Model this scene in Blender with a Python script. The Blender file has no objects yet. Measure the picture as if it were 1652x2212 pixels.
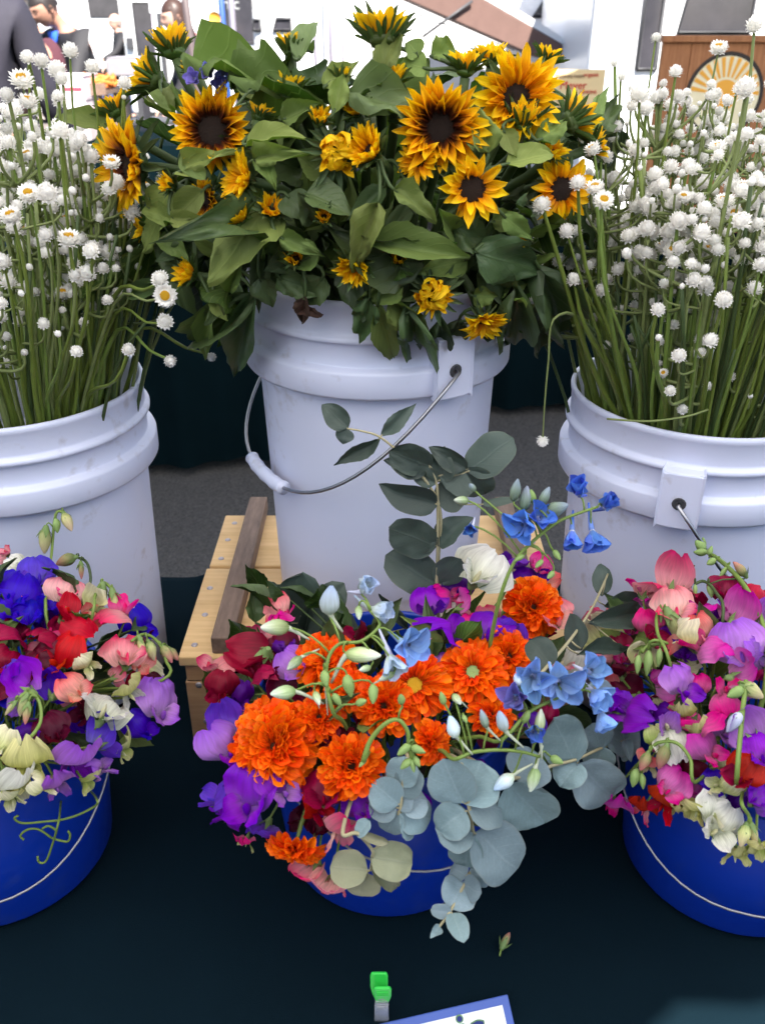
import bpy, bmesh, math, random
from mathutils import Vector, Matrix, Quaternion, noise
R = math.radians
random.seed(7)
rnd = random.random
def ru(a, b): return a + (b - a) * random.random()
V = Vector
SC = bpy.context.scene
COL = SC.collection

# ------------------------------------------------------------------ camera, sky, sun, exposure
CAM = V((0, 0, 1.54)); PITCH = R(29.0); FPX = 1916.0      # photo plane 1652 x 2212
cam = bpy.data.cameras.new('camera'); cam_o = bpy.data.objects.new('camera', cam); COL.objects.link(cam_o)
cam_o.location = CAM; cam_o.rotation_euler = (R(90) - PITCH, 0, 0)
cam.sensor_fit = 'VERTICAL'; cam.sensor_height = 24.0; cam.lens = 24.0 * FPX / 2212.0
cam.dof.use_dof = True; cam.dof.focus_distance = .95; cam.dof.aperture_fstop = 6.0
cam.clip_start = 0.02; cam.clip_end = 2000
SC.camera = cam_o
SUN = V((0.30, -0.75, 1.02)).normalized()                  # towards the sun
w = bpy.data.worlds.new('World'); SC.world = w; w.use_nodes = True
nt = w.node_tree; sky = nt.nodes.new('ShaderNodeTexSky'); sky.sky_type = 'NISHITA'; sky.sun_disc = False
sky.sun_elevation = math.asin(SUN.z); sky.sun_rotation = math.atan2(SUN.x, SUN.y); sky.air_density = 1.0; sky.dust_density = 0.5; sky.ozone_density = 2.0
bg = nt.nodes['Background']; nt.links.new(sky.outputs[0], bg.inputs[0]); bg.inputs[1].default_value = 0.068
sl = bpy.data.lights.new('sun', 'SUN'); sl.energy = 5.0; sl.angle = R(0.5); sl.color = (1, .95, .87)
so = bpy.data.objects.new('sun', sl); COL.objects.link(so); so.rotation_euler = SUN.to_track_quat('Z', 'Y').to_euler()
SC.view_settings.view_transform = 'Standard'; SC.view_settings.look = 'None'; SC.view_settings.gamma = 1
SC.view_settings.exposure = 2.05
SC.view_settings.use_curve_mapping = False
SC.cycles.max_bounces = 8; SC.cycles.transparent_max_bounces = 8

# ------------------------------------------------------------------ helpers
CF = V((0, math.cos(PITCH), -math.sin(PITCH))); CU = V((0, math.sin(PITCH), math.cos(PITCH))); CR = V((1, 0, 0))
def ray(px, py): return CF + CR * ((px - 826) / FPX) + CU * ((1106 - py) / FPX)
def atY(px, py, y): d = ray(px, py); return CAM + d * (y / d.y)
def atZ(px, py, z): d = ray(px, py); return CAM + d * ((z - CAM.z) / d.z)
def px2m(p, px): return px * ((p - CAM).dot(CF)) / FPX     # photo pixels to metres at point p
class Ell:                                                 # bouquet dome
    def __init__(s, c, r): s.c = V(c); s.r = V(r)
    def hit(s, px, py, k=1.0):
        d = ray(px, py); r = s.r * k
        D = V([d[i] / r[i] for i in range(3)]); O = V([(CAM[i] - s.c[i]) / r[i] for i in range(3)])
        a = D.dot(D); b = O.dot(D); c = O.dot(O) - 1; q = b * b - a * c
        t = (-b - math.sqrt(q)) / a if q > 0 else -b / a
        return CAM + d * t
    def n(s, p): return V([(p[i] - s.c[i]) / (s.r[i] ** 2) for i in range(3)]).normalized()
def new_obj(name, mesh, parent=None, mat=None):
    o = bpy.data.objects.new(name, mesh); COL.objects.link(o)
    if parent: o.parent = parent
    if mat is not None:
        if len(mesh.materials) == 0: mesh.materials.append(mat)
        elif mesh.materials[0] != mat:
            o.material_slots[0].link = 'OBJECT'; o.material_slots[0].material = mat
    return o
def tag(o, label, cat, group=None):
    o['label'] = label; o['category'] = cat
    if group: o['group'] = group
    return o
def thing(name, loc, label, cat, group=None):
    o = bpy.data.objects.new(name, None); COL.objects.link(o); o.location = loc; o.empty_display_size = .02
    return tag(o, label, cat, group)
def struct(o): o['kind'] = 'structure'; return o
class MB:
    def __init__(s): s.v = []; s.f = []; s.uv = []
    def grid(s, nu, nv, fn, closed_u=False):
        b = len(s.v)
        for j in range(nv + 1):
            for i in range(nu + (0 if closed_u else 1)):
                u = i / nu; v = j / nv
                s.v.append(tuple(fn(u, v))); s.uv.append((u, v))
        n = nu if closed_u else nu + 1
        for j in range(nv):
            for i in range(nu):
                i2 = (i + 1) % n if closed_u else i + 1
                s.f.append((b + j * n + i, b + j * n + i2, b + (j + 1) * n + i2, b + (j + 1) * n + i))
        return s
    def tube(s, pts, rad, n=6, flat=1.0, cap=True):
        pts = [V(p) for p in pts]; b = len(s.v); m = len(pts)
        if not hasattr(rad, '__len__'): rad = [rad] * m
        t0 = (pts[1] - pts[0]).normalized(); ref = V((1, 0, 0)) if abs(t0.x) < .8 else V((0, 1, 0))
        for j, p in enumerate(pts):
            t = (pts[min(j + 1, m - 1)] - pts[max(j - 1, 0)]).normalized()
            a = (ref - t * ref.dot(t)).normalized(); c = t.cross(a); ref = a
            for i in range(n):
                an = 2 * math.pi * i / n
                s.v.append(tuple(p + a * (math.cos(an) * rad[j]) + c * (math.sin(an) * rad[j] * flat))); s.uv.append((i / n, j / (m - 1)))
        for j in range(m - 1):
            for i in range(n):
                i2 = (i + 1) % n
                s.f.append((b + j * n + i, b + j * n + i2, b + (j + 1) * n + i2, b + (j + 1) * n + i))
        if cap:
            s.f.append(tuple(b + i for i in range(n))[::-1]); s.f.append(tuple(b + (m - 1) * n + i for i in range(n)))
        return s
    def lathe(s, prof, n=48, c=(0, 0, 0)):
        b = len(s.v); m = len(prof)
        for j, (r, z) in enumerate(prof):
            for i in range(n):
                a = 2 * math.pi * i / n
                s.v.append((c[0] + r * math.cos(a), c[1] + r * math.sin(a), c[2] + z)); s.uv.append((i / n, j / (m - 1)))
        for j in range(m - 1):
            for i in range(n):
                i2 = (i + 1) % n
                s.f.append((b + j * n + i, b + j * n + i2, b + (j + 1) * n + i2, b + (j + 1) * n + i))
        return s
    def box(s, c, h, rot=None):
        b = len(s.v); c = V(c)
        for x in (-1, 1):
            for y in (-1, 1):
                for z in (-1, 1):
                    p = V((x * h[0], y * h[1], z * h[2]))
                    if rot is not None: p = rot @ p
                    s.v.append(tuple(c + p)); s.uv.append((x * .5 + .5, z * .5 + .5))
        for f in ((0, 1, 3, 2), (4, 6, 7, 5), (0, 4, 5, 1), (2, 3, 7, 6), (0, 2, 6, 4), (1, 5, 7, 3)): s.f.append(tuple(b + i for i in f))
        return s
    def poly(s, pts, d):                                   # prism: outline pts swept by vector d
        b = len(s.v); n = len(pts); d = V(d)
        for p in pts: s.v.append(tuple(p)); s.uv.append((0, 0))
        for p in pts: s.v.append(tuple(V(p) + d)); s.uv.append((1, 1))
        s.f.append(tuple(range(b, b + n))); s.f.append(tuple(range(b + 2 * n - 1, b + n - 1, -1)))
        for i in range(n): s.f.append((b + i, b + n + i, b + n + (i + 1) % n, b + (i + 1) % n))
        return s
    def mesh(s, name, smooth=True):
        me = bpy.data.meshes.new(name); me.from_pydata(s.v, [], s.f)
        uvl = me.uv_layers.new(name='UVMap'); li = [0] * len(me.loops); me.loops.foreach_get('vertex_index', li)
        flat = [0.0] * (2 * len(li))
        for k, vi in enumerate(li): flat[2 * k], flat[2 * k + 1] = s.uv[vi]
        uvl.data.foreach_set('uv', flat)
        if smooth: me.polygons.foreach_set('use_smooth', [True] * len(me.polygons))
        me.update(); return me
    def build(s, name, mat, parent=None, smooth=True, off=None):
        if off is not None: s.v = [tuple(V(p) - V(off)) for p in s.v]
        return new_obj(name, s.mesh(name, smooth), parent, mat)
def recalc(o):
    bm = bmesh.new(); bm.from_mesh(o.data); bmesh.ops.recalc_face_normals(bm, faces=bm.faces); bm.to_mesh(o.data); bm.free(); return o
def bevel(o, wd=.004, seg=2):
    m = o.modifiers.new('bevel', 'BEVEL'); m.width = wd; m.segments = seg; m.limit_method = 'ANGLE'; m.angle_limit = R(35); return o
def frame(x, z):                                           # rotation with x axis kept, z near given
    x = x.normalized(); y = z.cross(x)
    if y.length < 1e-5: y = V((0, 0, 1)).cross(x) if abs(x.z) < .9 else V((0, 1, 0)).cross(x)
    y.normalize(); z = x.cross(y)
    return Matrix((x, y, z)).transposed()
def frame_z(z, upish):
    z = z.normalized(); x = upish.cross(z)
    if x.length < 1e-4: x = V((1, 0, 0)).cross(z)
    x.normalize(); return Matrix((x, z.cross(x), z)).transposed()
def place(o, loc, rot3, sc=(1, 1, 1)):
    o.rotation_mode = 'QUATERNION'; o.location = loc; o.rotation_quaternion = rot3.to_quaternion(); o.scale = sc; return o
def bez(p0, p1, p2, p3, n):
    out = []
    for i in range(n + 1):
        t = i / n; a = 1 - t
        out.append(p0 * a**3 + p1 * (3 * a * a * t) + p2 * (3 * a * t * t) + p3 * t**3)
    return out
def rv(s=1.0): return V((ru(-s, s), ru(-s, s), ru(-s, s)))
def smooth_path(pts, n=5):
    pts = [V(p) for p in pts]; out = []
    for i in range(len(pts) - 1):
        p0 = pts[max(i - 1, 0)]; p1 = pts[i]; p2 = pts[i + 1]; p3 = pts[min(i + 2, len(pts) - 1)]
        for k in range(n):
            t = k / n
            out.append(.5 * ((2 * p1) + (p2 - p0) * t + (2 * p0 - 5 * p1 + 4 * p2 - p3) * t * t + (3 * p1 - p0 - 3 * p2 + p3) * t**3))
    out.append(pts[-1]); return out

# ------------------------------------------------------------------ materials
MATS = {}
def base_mat(name):
    m = bpy.data.materials.new(name); m.use_nodes = True; MATS[name] = m
    n = m.node_tree.nodes; return m, n, m.node_tree.links, n['Principled BSDF']
def mix_rgb(n, l, fac, a, b, mode='MIX'):
    x = n.new('ShaderNodeMix'); x.data_type = 'RGBA'; x.blend_type = mode
    for sock, val in ((x.inputs[0], fac), (x.inputs[6], a), (x.inputs[7], b)):
        if isinstance(val, (int, float)): sock.default_value = val
        elif isinstance(val, tuple): sock.default_value = (*val[:3], 1)
        else: l.new(val, sock)
    return x.outputs[2]
def mth(n, l, op, a, b=None, clamp=False):
    x = n.new('ShaderNodeMath'); x.operation = op; x.use_clamp = clamp
    for i, val in enumerate((a, b)):
        if val is None: continue
        if isinstance(val, (int, float)): x.inputs[i].default_value = val
        else: l.new(val, x.inputs[i])
    return x.outputs[0]
def ramp(n, l, fac, stops):
    x = n.new('ShaderNodeValToRGB'); l.new(fac, x.inputs[0]); e = x.color_ramp.elements
    while len(e) < len(stops): e.new(.5)
    for i, (p, c) in enumerate(stops): e[i].position = p; e[i].color = (*c, 1) if len(c) == 3 else c
    return x.outputs[0]
def noise_n(n, l, scale, detail=4, rough=.55, vec=None, coord='Object'):
    x = n.new('ShaderNodeTexNoise'); x.inputs['Scale'].default_value = scale; x.inputs['Detail'].default_value = detail; x.inputs['Roughness'].default_value = rough
    if vec is None: vec = n.new('ShaderNodeTexCoord').outputs[coord]
    l.new(vec, x.inputs['Vector']); return x.outputs[0]
def bump(n, l, b, h, strength=.3, dist=.002):
    x = n.new('ShaderNodeBump'); x.inputs['Strength'].default_value = strength; x.inputs['Distance'].default_value = dist
    l.new(h, x.inputs['Height']); l.new(x.outputs[0], b.inputs['Normal'])
def plain(name, col, rough=.6, var=.15, scale=20, bmp=.15, metal=0, spec=.4, dist=.002, coord='Object'):
    m, n, l, b = base_mat(name)
    f = noise_n(n, l, scale, 5, .6, coord=coord)
    c = mix_rgb(n, l, f, tuple(x * (1 - var) for x in col), tuple(min(1, x * (1 + var)) for x in col))
    l.new(c, b.inputs['Base Color']); b.inputs['Roughness'].default_value = rough; b.inputs['Metallic'].default_value = metal
    b.inputs['Specular IOR Level'].default_value = spec
    if bmp: bump(n, l, b, f, bmp, dist)
    return m
def add_translucent(m, n, l, b, col, k):
    t = n.new('ShaderNodeBsdfTranslucent'); mx = n.new('ShaderNodeMixShader'); mx.inputs[0].default_value = k
    if isinstance(col, tuple): t.inputs[0].default_value = (*col, 1)
    else: l.new(col, t.inputs[0])
    l.new(b.outputs[0], mx.inputs[1]); l.new(t.outputs[0], mx.inputs[2]); l.new(mx.outputs[0], n['Material Output'].inputs[0])
def petal_mat(name, stops, rough=.55, trans=.3, streak=.25, streak_n=26, hue=.02, val=.25, spec=.25, sat=1.0):
    """colour along the petal (uv v), fine lengthwise streaks, variation per object"""
    m, n, l, b = base_mat(name)
    tc = n.new('ShaderNodeTexCoord'); sx = n.new('ShaderNodeSeparateXYZ'); l.new(tc.outputs['UV'], sx.inputs[0])
    oi = n.new('ShaderNodeObjectInfo')
    mp = n.new('ShaderNodeMapping'); l.new(tc.outputs['UV'], mp.inputs[0]); mp.inputs['Scale'].default_value = (streak_n, 1.6, 1)
    cb = n.new('ShaderNodeCombineXYZ'); l.new(mth(n, l, 'MULTIPLY', oi.outputs['Random'], 37.0), cb.inputs[2]); l.new(cb.outputs[0], mp.inputs['Location'])
    st = noise_n(n, l, 1.0, 3, .6, vec=mp.outputs[0])
    v2 = mth(n, l, 'ADD', sx.outputs[1], mth(n, l, 'MULTIPLY', mth(n, l, 'SUBTRACT', st, .5), .28))
    c = ramp(n, l, v2, stops)
    c = mix_rgb(n, l, streak, c, mix_rgb(n, l, 1.0, c, ramp(n, l, st, [(.25, (.45, .4, .42)), (.7, (1.25, 1.22, 1.2))]), 'MULTIPLY'))
    hs = n.new('ShaderNodeHueSaturation'); l.new(c, hs.inputs['Color']); hs.inputs['Saturation'].default_value = sat
    l.new(mth(n, l, 'ADD', mth(n, l, 'MULTIPLY', oi.outputs['Random'], 2 * hue), .5 - hue), hs.inputs['Hue'])
    l.new(mth(n, l, 'ADD', mth(n, l, 'MULTIPLY', mth(n, l, 'FRACT', mth(n, l, 'MULTIPLY', oi.outputs['Random'], 7.13)), 2 * val), 1 - val), hs.inputs['Value'])
    c = hs.outputs[0]
    l.new(c, b.inputs['Base Color']); b.inputs['Roughness'].default_value = rough; b.inputs['Specular IOR Level'].default_value = spec
    bump(n, l, b, st, .35, .0012)
    add_translucent(m, n, l, b, c, trans); return m
def leaf_mat(name, col, vein, under=None, rough=.5, trans=.18, nveins=7, spots=None, bloom=0, vs=.5, edge=None, bs=.3):
    m, n, l, b = base_mat(name)
    tc = n.new('ShaderNodeTexCoord'); sx = n.new('ShaderNodeSeparateXYZ'); l.new(tc.outputs['UV'], sx.inputs[0])
    oi = n.new('ShaderNodeObjectInfo')
    au = mth(n, l, 'ABSOLUTE', mth(n, l, 'SUBTRACT', sx.outputs[0], .5))          # 0 mid .. .5 edge
    mid = mth(n, l, 'SUBTRACT', 1.0, mth(n, l, 'MULTIPLY', au, 26.0), True)
    ph = mth(n, l, 'SUBTRACT', mth(n, l, 'MULTIPLY', sx.outputs[1], float(nveins)), mth(n, l, 'MULTIPLY', au, nveins * .75))
    fr = mth(n, l, 'ABSOLUTE', mth(n, l, 'SUBTRACT', mth(n, l, 'FRACT', ph), .5))
    side = mth(n, l, 'MULTIPLY', mth(n, l, 'SUBTRACT', 1.0, mth(n, l, 'MULTIPLY', fr, 13.0), True), .75)
    vn = mth(n, l, 'MAXIMUM', mid, side)
    f = noise_n(n, l, 9, 5, .6, vec=tc.outputs['UV'])
    ob = noise_n(n, l, 60, 4, .6, vec=tc.outputs['Object'])
    c = mix_rgb(n, l, f, tuple(x * .62 for x in col), tuple(x * 1.35 for x in col))
    c = mix_rgb(n, l, mth(n, l, 'MULTIPLY', ob, .5), c, tuple(x * .7 for x in col))
    c = mix_rgb(n, l, mth(n, l, 'MULTIPLY', vn, vs), c, vein)
    if edge: c = mix_rgb(n, l, mth(n, l, 'MULTIPLY', mth(n, l, 'SUBTRACT', mth(n, l, 'MULTIPLY', au, 2.0), .90), 8.0, True), c, edge)
    if bloom: c = mix_rgb(n, l, mth(n, l, 'MULTIPLY', ramp(n, l, noise_n(n, l, 17, 6, .75, vec=tc.outputs['UV']), [(.42, (0, 0, 0)), (.64, (1, 1, 1))]), bloom), c, tuple(x * .36 for x in col))
    if spots: c = mix_rgb(n, l, ramp(n, l, noise_n(n, l, 22, 3, .5, vec=tc.outputs['UV']), [(.66, (0, 0, 0)), (.72, (1, 1, 1))]), c, spots)
    geo = n.new('ShaderNodeNewGeometry')
    if under: c = mix_rgb(n, l, mth(n, l, 'MULTIPLY', geo.outputs['Backfacing'], .75), c, under)
    hs = n.new('ShaderNodeHueSaturation'); l.new(c, hs.inputs['Color'])
    l.new(mth(n, l, 'ADD', mth(n, l, 'MULTIPLY', oi.outputs['Random'], .04), .48), hs.inputs['Hue'])
    l.new(mth(n, l, 'ADD', mth(n, l, 'MULTIPLY', mth(n, l, 'FRACT', mth(n, l, 'MULTIPLY', oi.outputs['Random'], 5.7)), .6), .7), hs.inputs['Value'])
    c = hs.outputs[0]
    l.new(c, b.inputs['Base Color']); b.inputs['Roughness'].default_value = rough; b.inputs['Specular IOR Level'].default_value = .35
    bump(n, l, b, mth(n, l, 'SUBTRACT', mth(n, l, 'MULTIPLY', f, .6), vn), bs, .0022)
    add_translucent(m, n, l, b, mix_rgb(n, l, .5, c, (col[0] * 1.6, col[1] * 1.7, col[2] * .6)), trans); return m

M = {}
M['sun_petal'] = petal_mat('sun_petal', [(0, (.66, .20, .002)), (.22, (.90, .42, .002)), (.6, (.96, .58, .003)), (1, (.98, .68, .012))], trans=.32, streak=.5, hue=.012, val=.14)
M['sun_petal_brown'] = petal_mat('sun_petal_brown', [(0, (.035, .008, .004)), (.25, (.13, .028, .005)), (.45, (.70, .26, .003)), (.68, (.95, .54, .003)), (1, (.98, .66, .012))], trans=.3, streak=.5, hue=.01, val=.14)
M['calendula'] = petal_mat('calendula', [(0, (.50, .045, .001)), (.5, (.92, .105, .001)), (1, (.97, .165, .001))], trans=.3, streak=.4, hue=.012, val=.18)
M['leaf'] = leaf_mat('leaf', (.047, .104, .010), (.22, .31, .07), under=(.15, .20, .05), rough=.68, trans=.22, vs=.8)
M['leaf_light'] = leaf_mat('leaf_light', (.084, .156, .020), (.31, .38, .11), under=(.18, .23, .06), rough=.7, trans=.25, vs=.7)
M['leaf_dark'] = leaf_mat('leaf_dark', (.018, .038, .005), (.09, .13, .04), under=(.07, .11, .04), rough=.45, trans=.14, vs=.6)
M['leaf_spot'] = leaf_mat('leaf_spot', (.080, .135, .018), (.22, .30, .09), under=(.12, .17, .07), rough=.55, trans=.2, spots=(.10, .055, .015))
M['leaf_brown'] = leaf_mat('leaf_brown', (.06, .03, .02), (.12, .08, .05), rough=.8, trans=.05)
M['bract'] = leaf_mat('bract', (.045, .085, .010), (.16, .21, .10), under=(.09, .13, .06), rough=.6, trans=.15, nveins=1)
M['stem'] = plain('stem', (.14, .21, .040), .55, .35, 60, .2)
M['stem_dark'] = plain('stem_dark', (.045, .075, .02), .6, .35, 60, .2)
M['stem_pale'] = plain('stem_pale', (.17, .21, .07), .6, .3, 70, .2)
M['stem_wing'] = plain('stem_wing', (.125, .172, .026), .55, .45, 35, .25)
M['disc'] = plain('disc', (.024, .009, .004), .85, .8, 500, .9, dist=.004)
M['disc_floret'] = plain('disc_floret', (.055, .022, .008), .8, .7, 300, .5)
M['white_scale'] = petal_mat('white_scale', [(0, (.70, .67, .52)), (.3, (.90, .89, .84)), (1, (.93, .92, .90))], rough=.5, trans=.3, streak=.22, streak_n=4, hue=.01, val=.06)
M['yellow_centre'] = plain('yellow_centre', (.80, .42, .015), .8, .35, 700, .8)
M['euc_blue'] = leaf_mat('euc_blue', (.165, .240, .310), (.42, .50, .56), under=(.17, .24, .25), rough=.6, trans=.08, nveins=6, bloom=.75, vs=.6, edge=(.24, .15, .11), bs=.10)
M['euc_dark'] = leaf_mat('euc_dark', (.020, .044, .030), (.10, .14, .10), under=(.05, .07, .06), rough=.55, trans=.1, nveins=6, bloom=.5, vs=.25, edge=(.16, .17, .09), bs=.15)
M['euc_olive'] = leaf_mat('euc_olive', (.26, .28, .13), (.20, .19, .17), under=(.27, .27, .18), rough=.55, trans=.15, nveins=6, bloom=.5, vs=.35, edge=(.3, .2, .14), bs=.15)
M['euc_twig'] = plain('euc_twig', (.30, .27, .16), .7, .3, 80, .2)
SP = {  # sweet pea colours: base, tip
 'indigo': ((.10, .05, .55), (.085, .055, .52)), 'blueviolet': ((.20, .11, .60), (.17, .11, .62)), 'violet': ((.30, .08, .55), (.20, .05, .54)),
 'deepviolet': ((.10, .02, .25), (.11, .025, .34)), 'lavender': ((.48, .26, .62), (.34, .14, .62)), 'orchid': ((.66, .22, .52), (.60, .065, .40)),
 'hotpink': ((.75, .18, .38), (.74, .035, .25)), 'pink': ((.88, .42, .45), (.80, .10, .22)), 'palepink': ((.88, .55, .52), (.83, .25, .33)),
 'salmon': ((.85, .46, .38), (.82, .18, .18)), 'red': ((.45, .01, .015), (.62, .012, .016)), 'crimson': ((.22, .008, .035), (.36, .008, .05)),
 'maroon': ((.08, .006, .02), (.12, .006, .025)), 'white': ((.74, .76, .62), (.84, .83, .80)), 'cream': ((.60, .64, .28), (.80, .76, .55)),
 'lime': ((.42, .52, .12), (.66, .66, .30)), 'yellow': ((.60, .62, .16), (.78, .74, .34))}
for k, (a, t) in SP.items():
    dk = k in ('maroon', 'crimson', 'red', 'deepviolet', 'indigo')
    M['sp_' + k] = petal_mat('sp_' + k, [(0, tuple(x * .7 + y for x, y in zip(a, (.05, .08, .02)))) if not dk else (0, a), (.35, a), (1, t)], rough=.5, trans=.40, streak=.5, streak_n=20, hue=.012, val=.14, sat=1.0 if k in ('white', 'cream', 'lime', 'yellow') else 1.14)
M['calyx'] = plain('calyx', (.13, .20, .06), .6, .3, 90, .2)
M['calyx_pink'] = petal_mat('calyx_pink', [(0, (.15, .22, .07)), (.45, (.35, .32, .14)), (1, (.62, .22, .20))], trans=.2)
M['bud_cream'] = petal_mat('bud_cream', [(0, (.20, .28, .08)), (.4, (.55, .56, .24)), (1, (.74, .58, .38))], trans=.25)
M['delph_blue'] = petal_mat('delph_blue', [(0, (.34, .50, .72)), (.6, (.25, .45, .84)), (1, (.22, .40, .82))], trans=.3, streak=.3, hue=.01)
M['delph_deep'] = petal_mat('delph_deep', [(0, (.20, .30, .62)), (.5, (.10, .23, .74)), (1, (.08, .18, .66))], trans=.3, streak=.3, hue=.015)
M['delph_pale'] = petal_mat('delph_pale', [(0, (.48, .58, .40)), (.4, (.62, .72, .74)), (1, (.46, .60, .84))], trans=.25, streak=.35, hue=.015)
M['delph_violet'] = petal_mat('delph_violet', [(0, (.24, .22, .52)), (1, (.18, .17, .60))], trans=.3)
M['delph_bud'] = petal_mat('delph_bud', [(0, (.18, .26, .08)), (.5, (.42, .52, .28)), (1, (.66, .72, .62))], trans=.15, streak=.5)
M['delph_budgrey'] = petal_mat('delph_budgrey', [(0, (.14, .20, .09)), (.5, (.22, .30, .24)), (1, (.30, .36, .48))], trans=.15, streak=.5)
M['green_bud'] = plain('green_bud', (.20, .30, .09), .55, .3, 120, .2)
M['spur'] = plain('spur', (.42, .46, .34), .6, .2, 100, .2)
M['lavgrey'] = plain('lavgrey', (.42, .44, .58), .6, .2, 100, .2)

# white bucket plastic with scuffs
def plastic(name, col, rough, dirt, sss=.0, scale=1.0):
    m, n, l, b = base_mat(name)
    f = noise_n(n, l, 6 * scale, 6, .6); g = noise_n(n, l, 55 * scale, 3, .5)
    mask = ramp(n, l, mth(n, l, 'MULTIPLY', f, g), [(.31, (0, 0, 0)), (.41, (1, 1, 1))])
    c = mix_rgb(n, l, mth(n, l, 'MULTIPLY', mask, .45), mix_rgb(n, l, f, tuple(x * .94 for x in col), col), dirt)
    l.new(c, b.inputs['Base Color']); b.inputs['Roughness'].default_value = rough
    l.new(mth(n, l, 'ADD', mth(n, l, 'MULTIPLY', g, .25), rough - .12), b.inputs['Roughness'])
    if sss: b.inputs['Subsurface Weight'].default_value = sss; b.inputs['Subsurface Radius'].default_value = (.02, .02, .025); b.inputs['Subsurface Scale'].default_value = .6
    bump(n, l, b, noise_n(n, l, 180, 3, .5), .06, .001); return m
M['white_plastic'] = plastic('white_plastic', (.61, .64, .80), .42, (.34, .30, .30))  # bluish cast of the skylight is put into the white base colour
M['blue_plastic'] = plastic('blue_plastic', (.0030, .034, .37), .36, (.02, .05, .30))
M['wire'] = plain('wire', (.30, .30, .32), .35, .2, 200, .1, metal=1)
M['wire_white'] = plain('wire_white', (.34, .33, .34), .45, .2, 200, .1, metal=.7)

def wood_mat(name, dark, light, scale=(1, 12, 12), knots=True, rough=.7, stain=(.12, .07, .04), axis='X', sk=.5):
    m, n, l, b = base_mat(name)
    tc = n.new('ShaderNodeTexCoord'); mp = n.new('ShaderNodeMapping'); l.new(tc.outputs['Object'], mp.inputs[0]); mp.inputs['Scale'].default_value = scale
    f = noise_n(n, l, 9, 6, .65, vec=mp.outputs[0]); g = noise_n(n, l, 5, 4, .6, vec=tc.outputs['Object'])
    c = ramp(n, l, f, [(.3, dark), (.7, light)])
    c = mix_rgb(n, l, mth(n, l, 'MULTIPLY', ramp(n, l, g, [(.5, (0, 0, 0)), (.8, (1, 1, 1))]), sk), c, stain)
    l.new(c, b.inputs['Base Color']); b.inputs['Roughness'].default_value = rough
    bump(n, l, b, f, .3, .002); return m
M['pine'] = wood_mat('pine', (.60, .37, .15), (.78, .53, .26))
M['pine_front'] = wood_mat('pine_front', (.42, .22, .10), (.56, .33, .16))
M['weathered'] = wood_mat('weathered', (.10, .065, .045), (.23, .15, .11), scale=(14, 2, 14))
M['cedar'] = wood_mat('cedar', (.27, .10, .035), (.42, .18, .07), scale=(10, 10, 1), sk=.15)

def cloth_mat(name, col, sc=900):
    m, n, l, b = base_mat(name)
    f = noise_n(n, l, 5, 5, .6); g = noise_n(n, l, sc, 2, .5)
    c = mix_rgb(n, l, f, tuple(x * .7 for x in col), tuple(x * 1.3 for x in col))
    l.new(c, b.inputs['Base Color']); b.inputs['Roughness'].default_value = .95; b.inputs['Specular IOR Level'].default_value = .04
    b.inputs['Sheen Weight'].default_value = .0; b.inputs['Sheen Tint'].default_value = (.5, .8, .9, 1)
    bump(n, l, b, mth(n, l, 'ADD', mth(n, l, 'MULTIPLY', f, 2.0), g), .3, .002); return m
M['cloth'] = cloth_mat('cloth', (.0027, .0088, .0135))
M['cloth_back'] = cloth_mat('cloth_back', (.0016, .0065, .0085))

# asphalt
m, n, l, b = base_mat('asphalt')
tc = n.new('ShaderNodeTexCoord'); vo = n.new('ShaderNodeTexVoronoi'); vo.inputs['Scale'].default_value = 95; l.new(tc.outputs['Object'], vo.inputs['Vector'])
f = noise_n(n, l, 3, 5, .6); g = noise_n(n, l, 120, 3, .7)
c = mix_rgb(n, l, vo.outputs['Color'], (.012, .011, .011), (.085, .079, .074)); c = mix_rgb(n, l, .35, c, ramp(n, l, g, [(.40, (.006, .006, .006)), (.66, (.24, .22, .20))]))
c = mix_rgb(n, l, mth(n, l, 'MULTIPLY', f, .4), c, (.05, .047, .045))
l.new(c, b.inputs['Base Color']); b.inputs['Roughness'].default_value = .85
bump(n, l, b, mth(n, l, 'ADD', vo.outputs['Distance'], g), .9, .01); M['asphalt'] = m
M['canopy'] = None
m, n, l, b = base_mat('canopy'); f = noise_n(n, l, 3, 4); l.new(mix_rgb(n, l, f, (.70, .70, .70), (.80, .80, .80)), b.inputs['Base Color']); b.inputs['Roughness'].default_value = .7
add_translucent(m, n, l, b, (.86, .85, .84), .58); M['canopy'] = m
M['pole'] = plain('pole', (.10, .075, .075), .5, .2, 30, .1)
M['pole_grey'] = plain('pole_grey', (.28, .25, .30), .4, .15, 30, .1, metal=.6)
M['car_white'] = plain('car_white', (.78, .78, .79), .28, .03, 8, 0, spec=.5)
m, n, l, b = base_mat('glass_dark'); f = noise_n(n, l, 4, 4, .6)
l.new(mix_rgb(n, l, f, (.015, .017, .022), (.07, .065, .075)), b.inputs['Base Color']); b.inputs['Roughness'].default_value = .08; M['glass_dark'] = m
M['rubber'] = plain('rubber', (.02, .02, .021), .7, .2, 40, .2)
M['car_trim'] = plain('car_trim', (.05, .05, .055), .5, .2, 40, .1)
M['tail_red'] = plain('tail_red', (.55, .02, .03), .25, .15, 20, 0)
M['teal_seat'] = plain('teal_seat', (.12, .38, .42), .7, .2, 20, .1)
M['ramp'] = plain('ramp', (.13, .075, .062), .8, .25, 12, .2)
M['ramp_edge'] = plain('ramp_edge', (.74, .73, .72), .6, .06, 12, .1)
M['card'] = plain('card', (.72, .55, .30), .8, .06, 9, .05)
M['ink_red'] = plain('ink_red', (.55, .02, .02), .8, .1, 20, 0)
M['ink_brown'] = plain('ink_brown', (.16, .08, .05), .8, .1, 20, 0)
M['ink_grey'] = plain('ink_grey', (.33, .34, .33), .8, .1, 20, 0)
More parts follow.
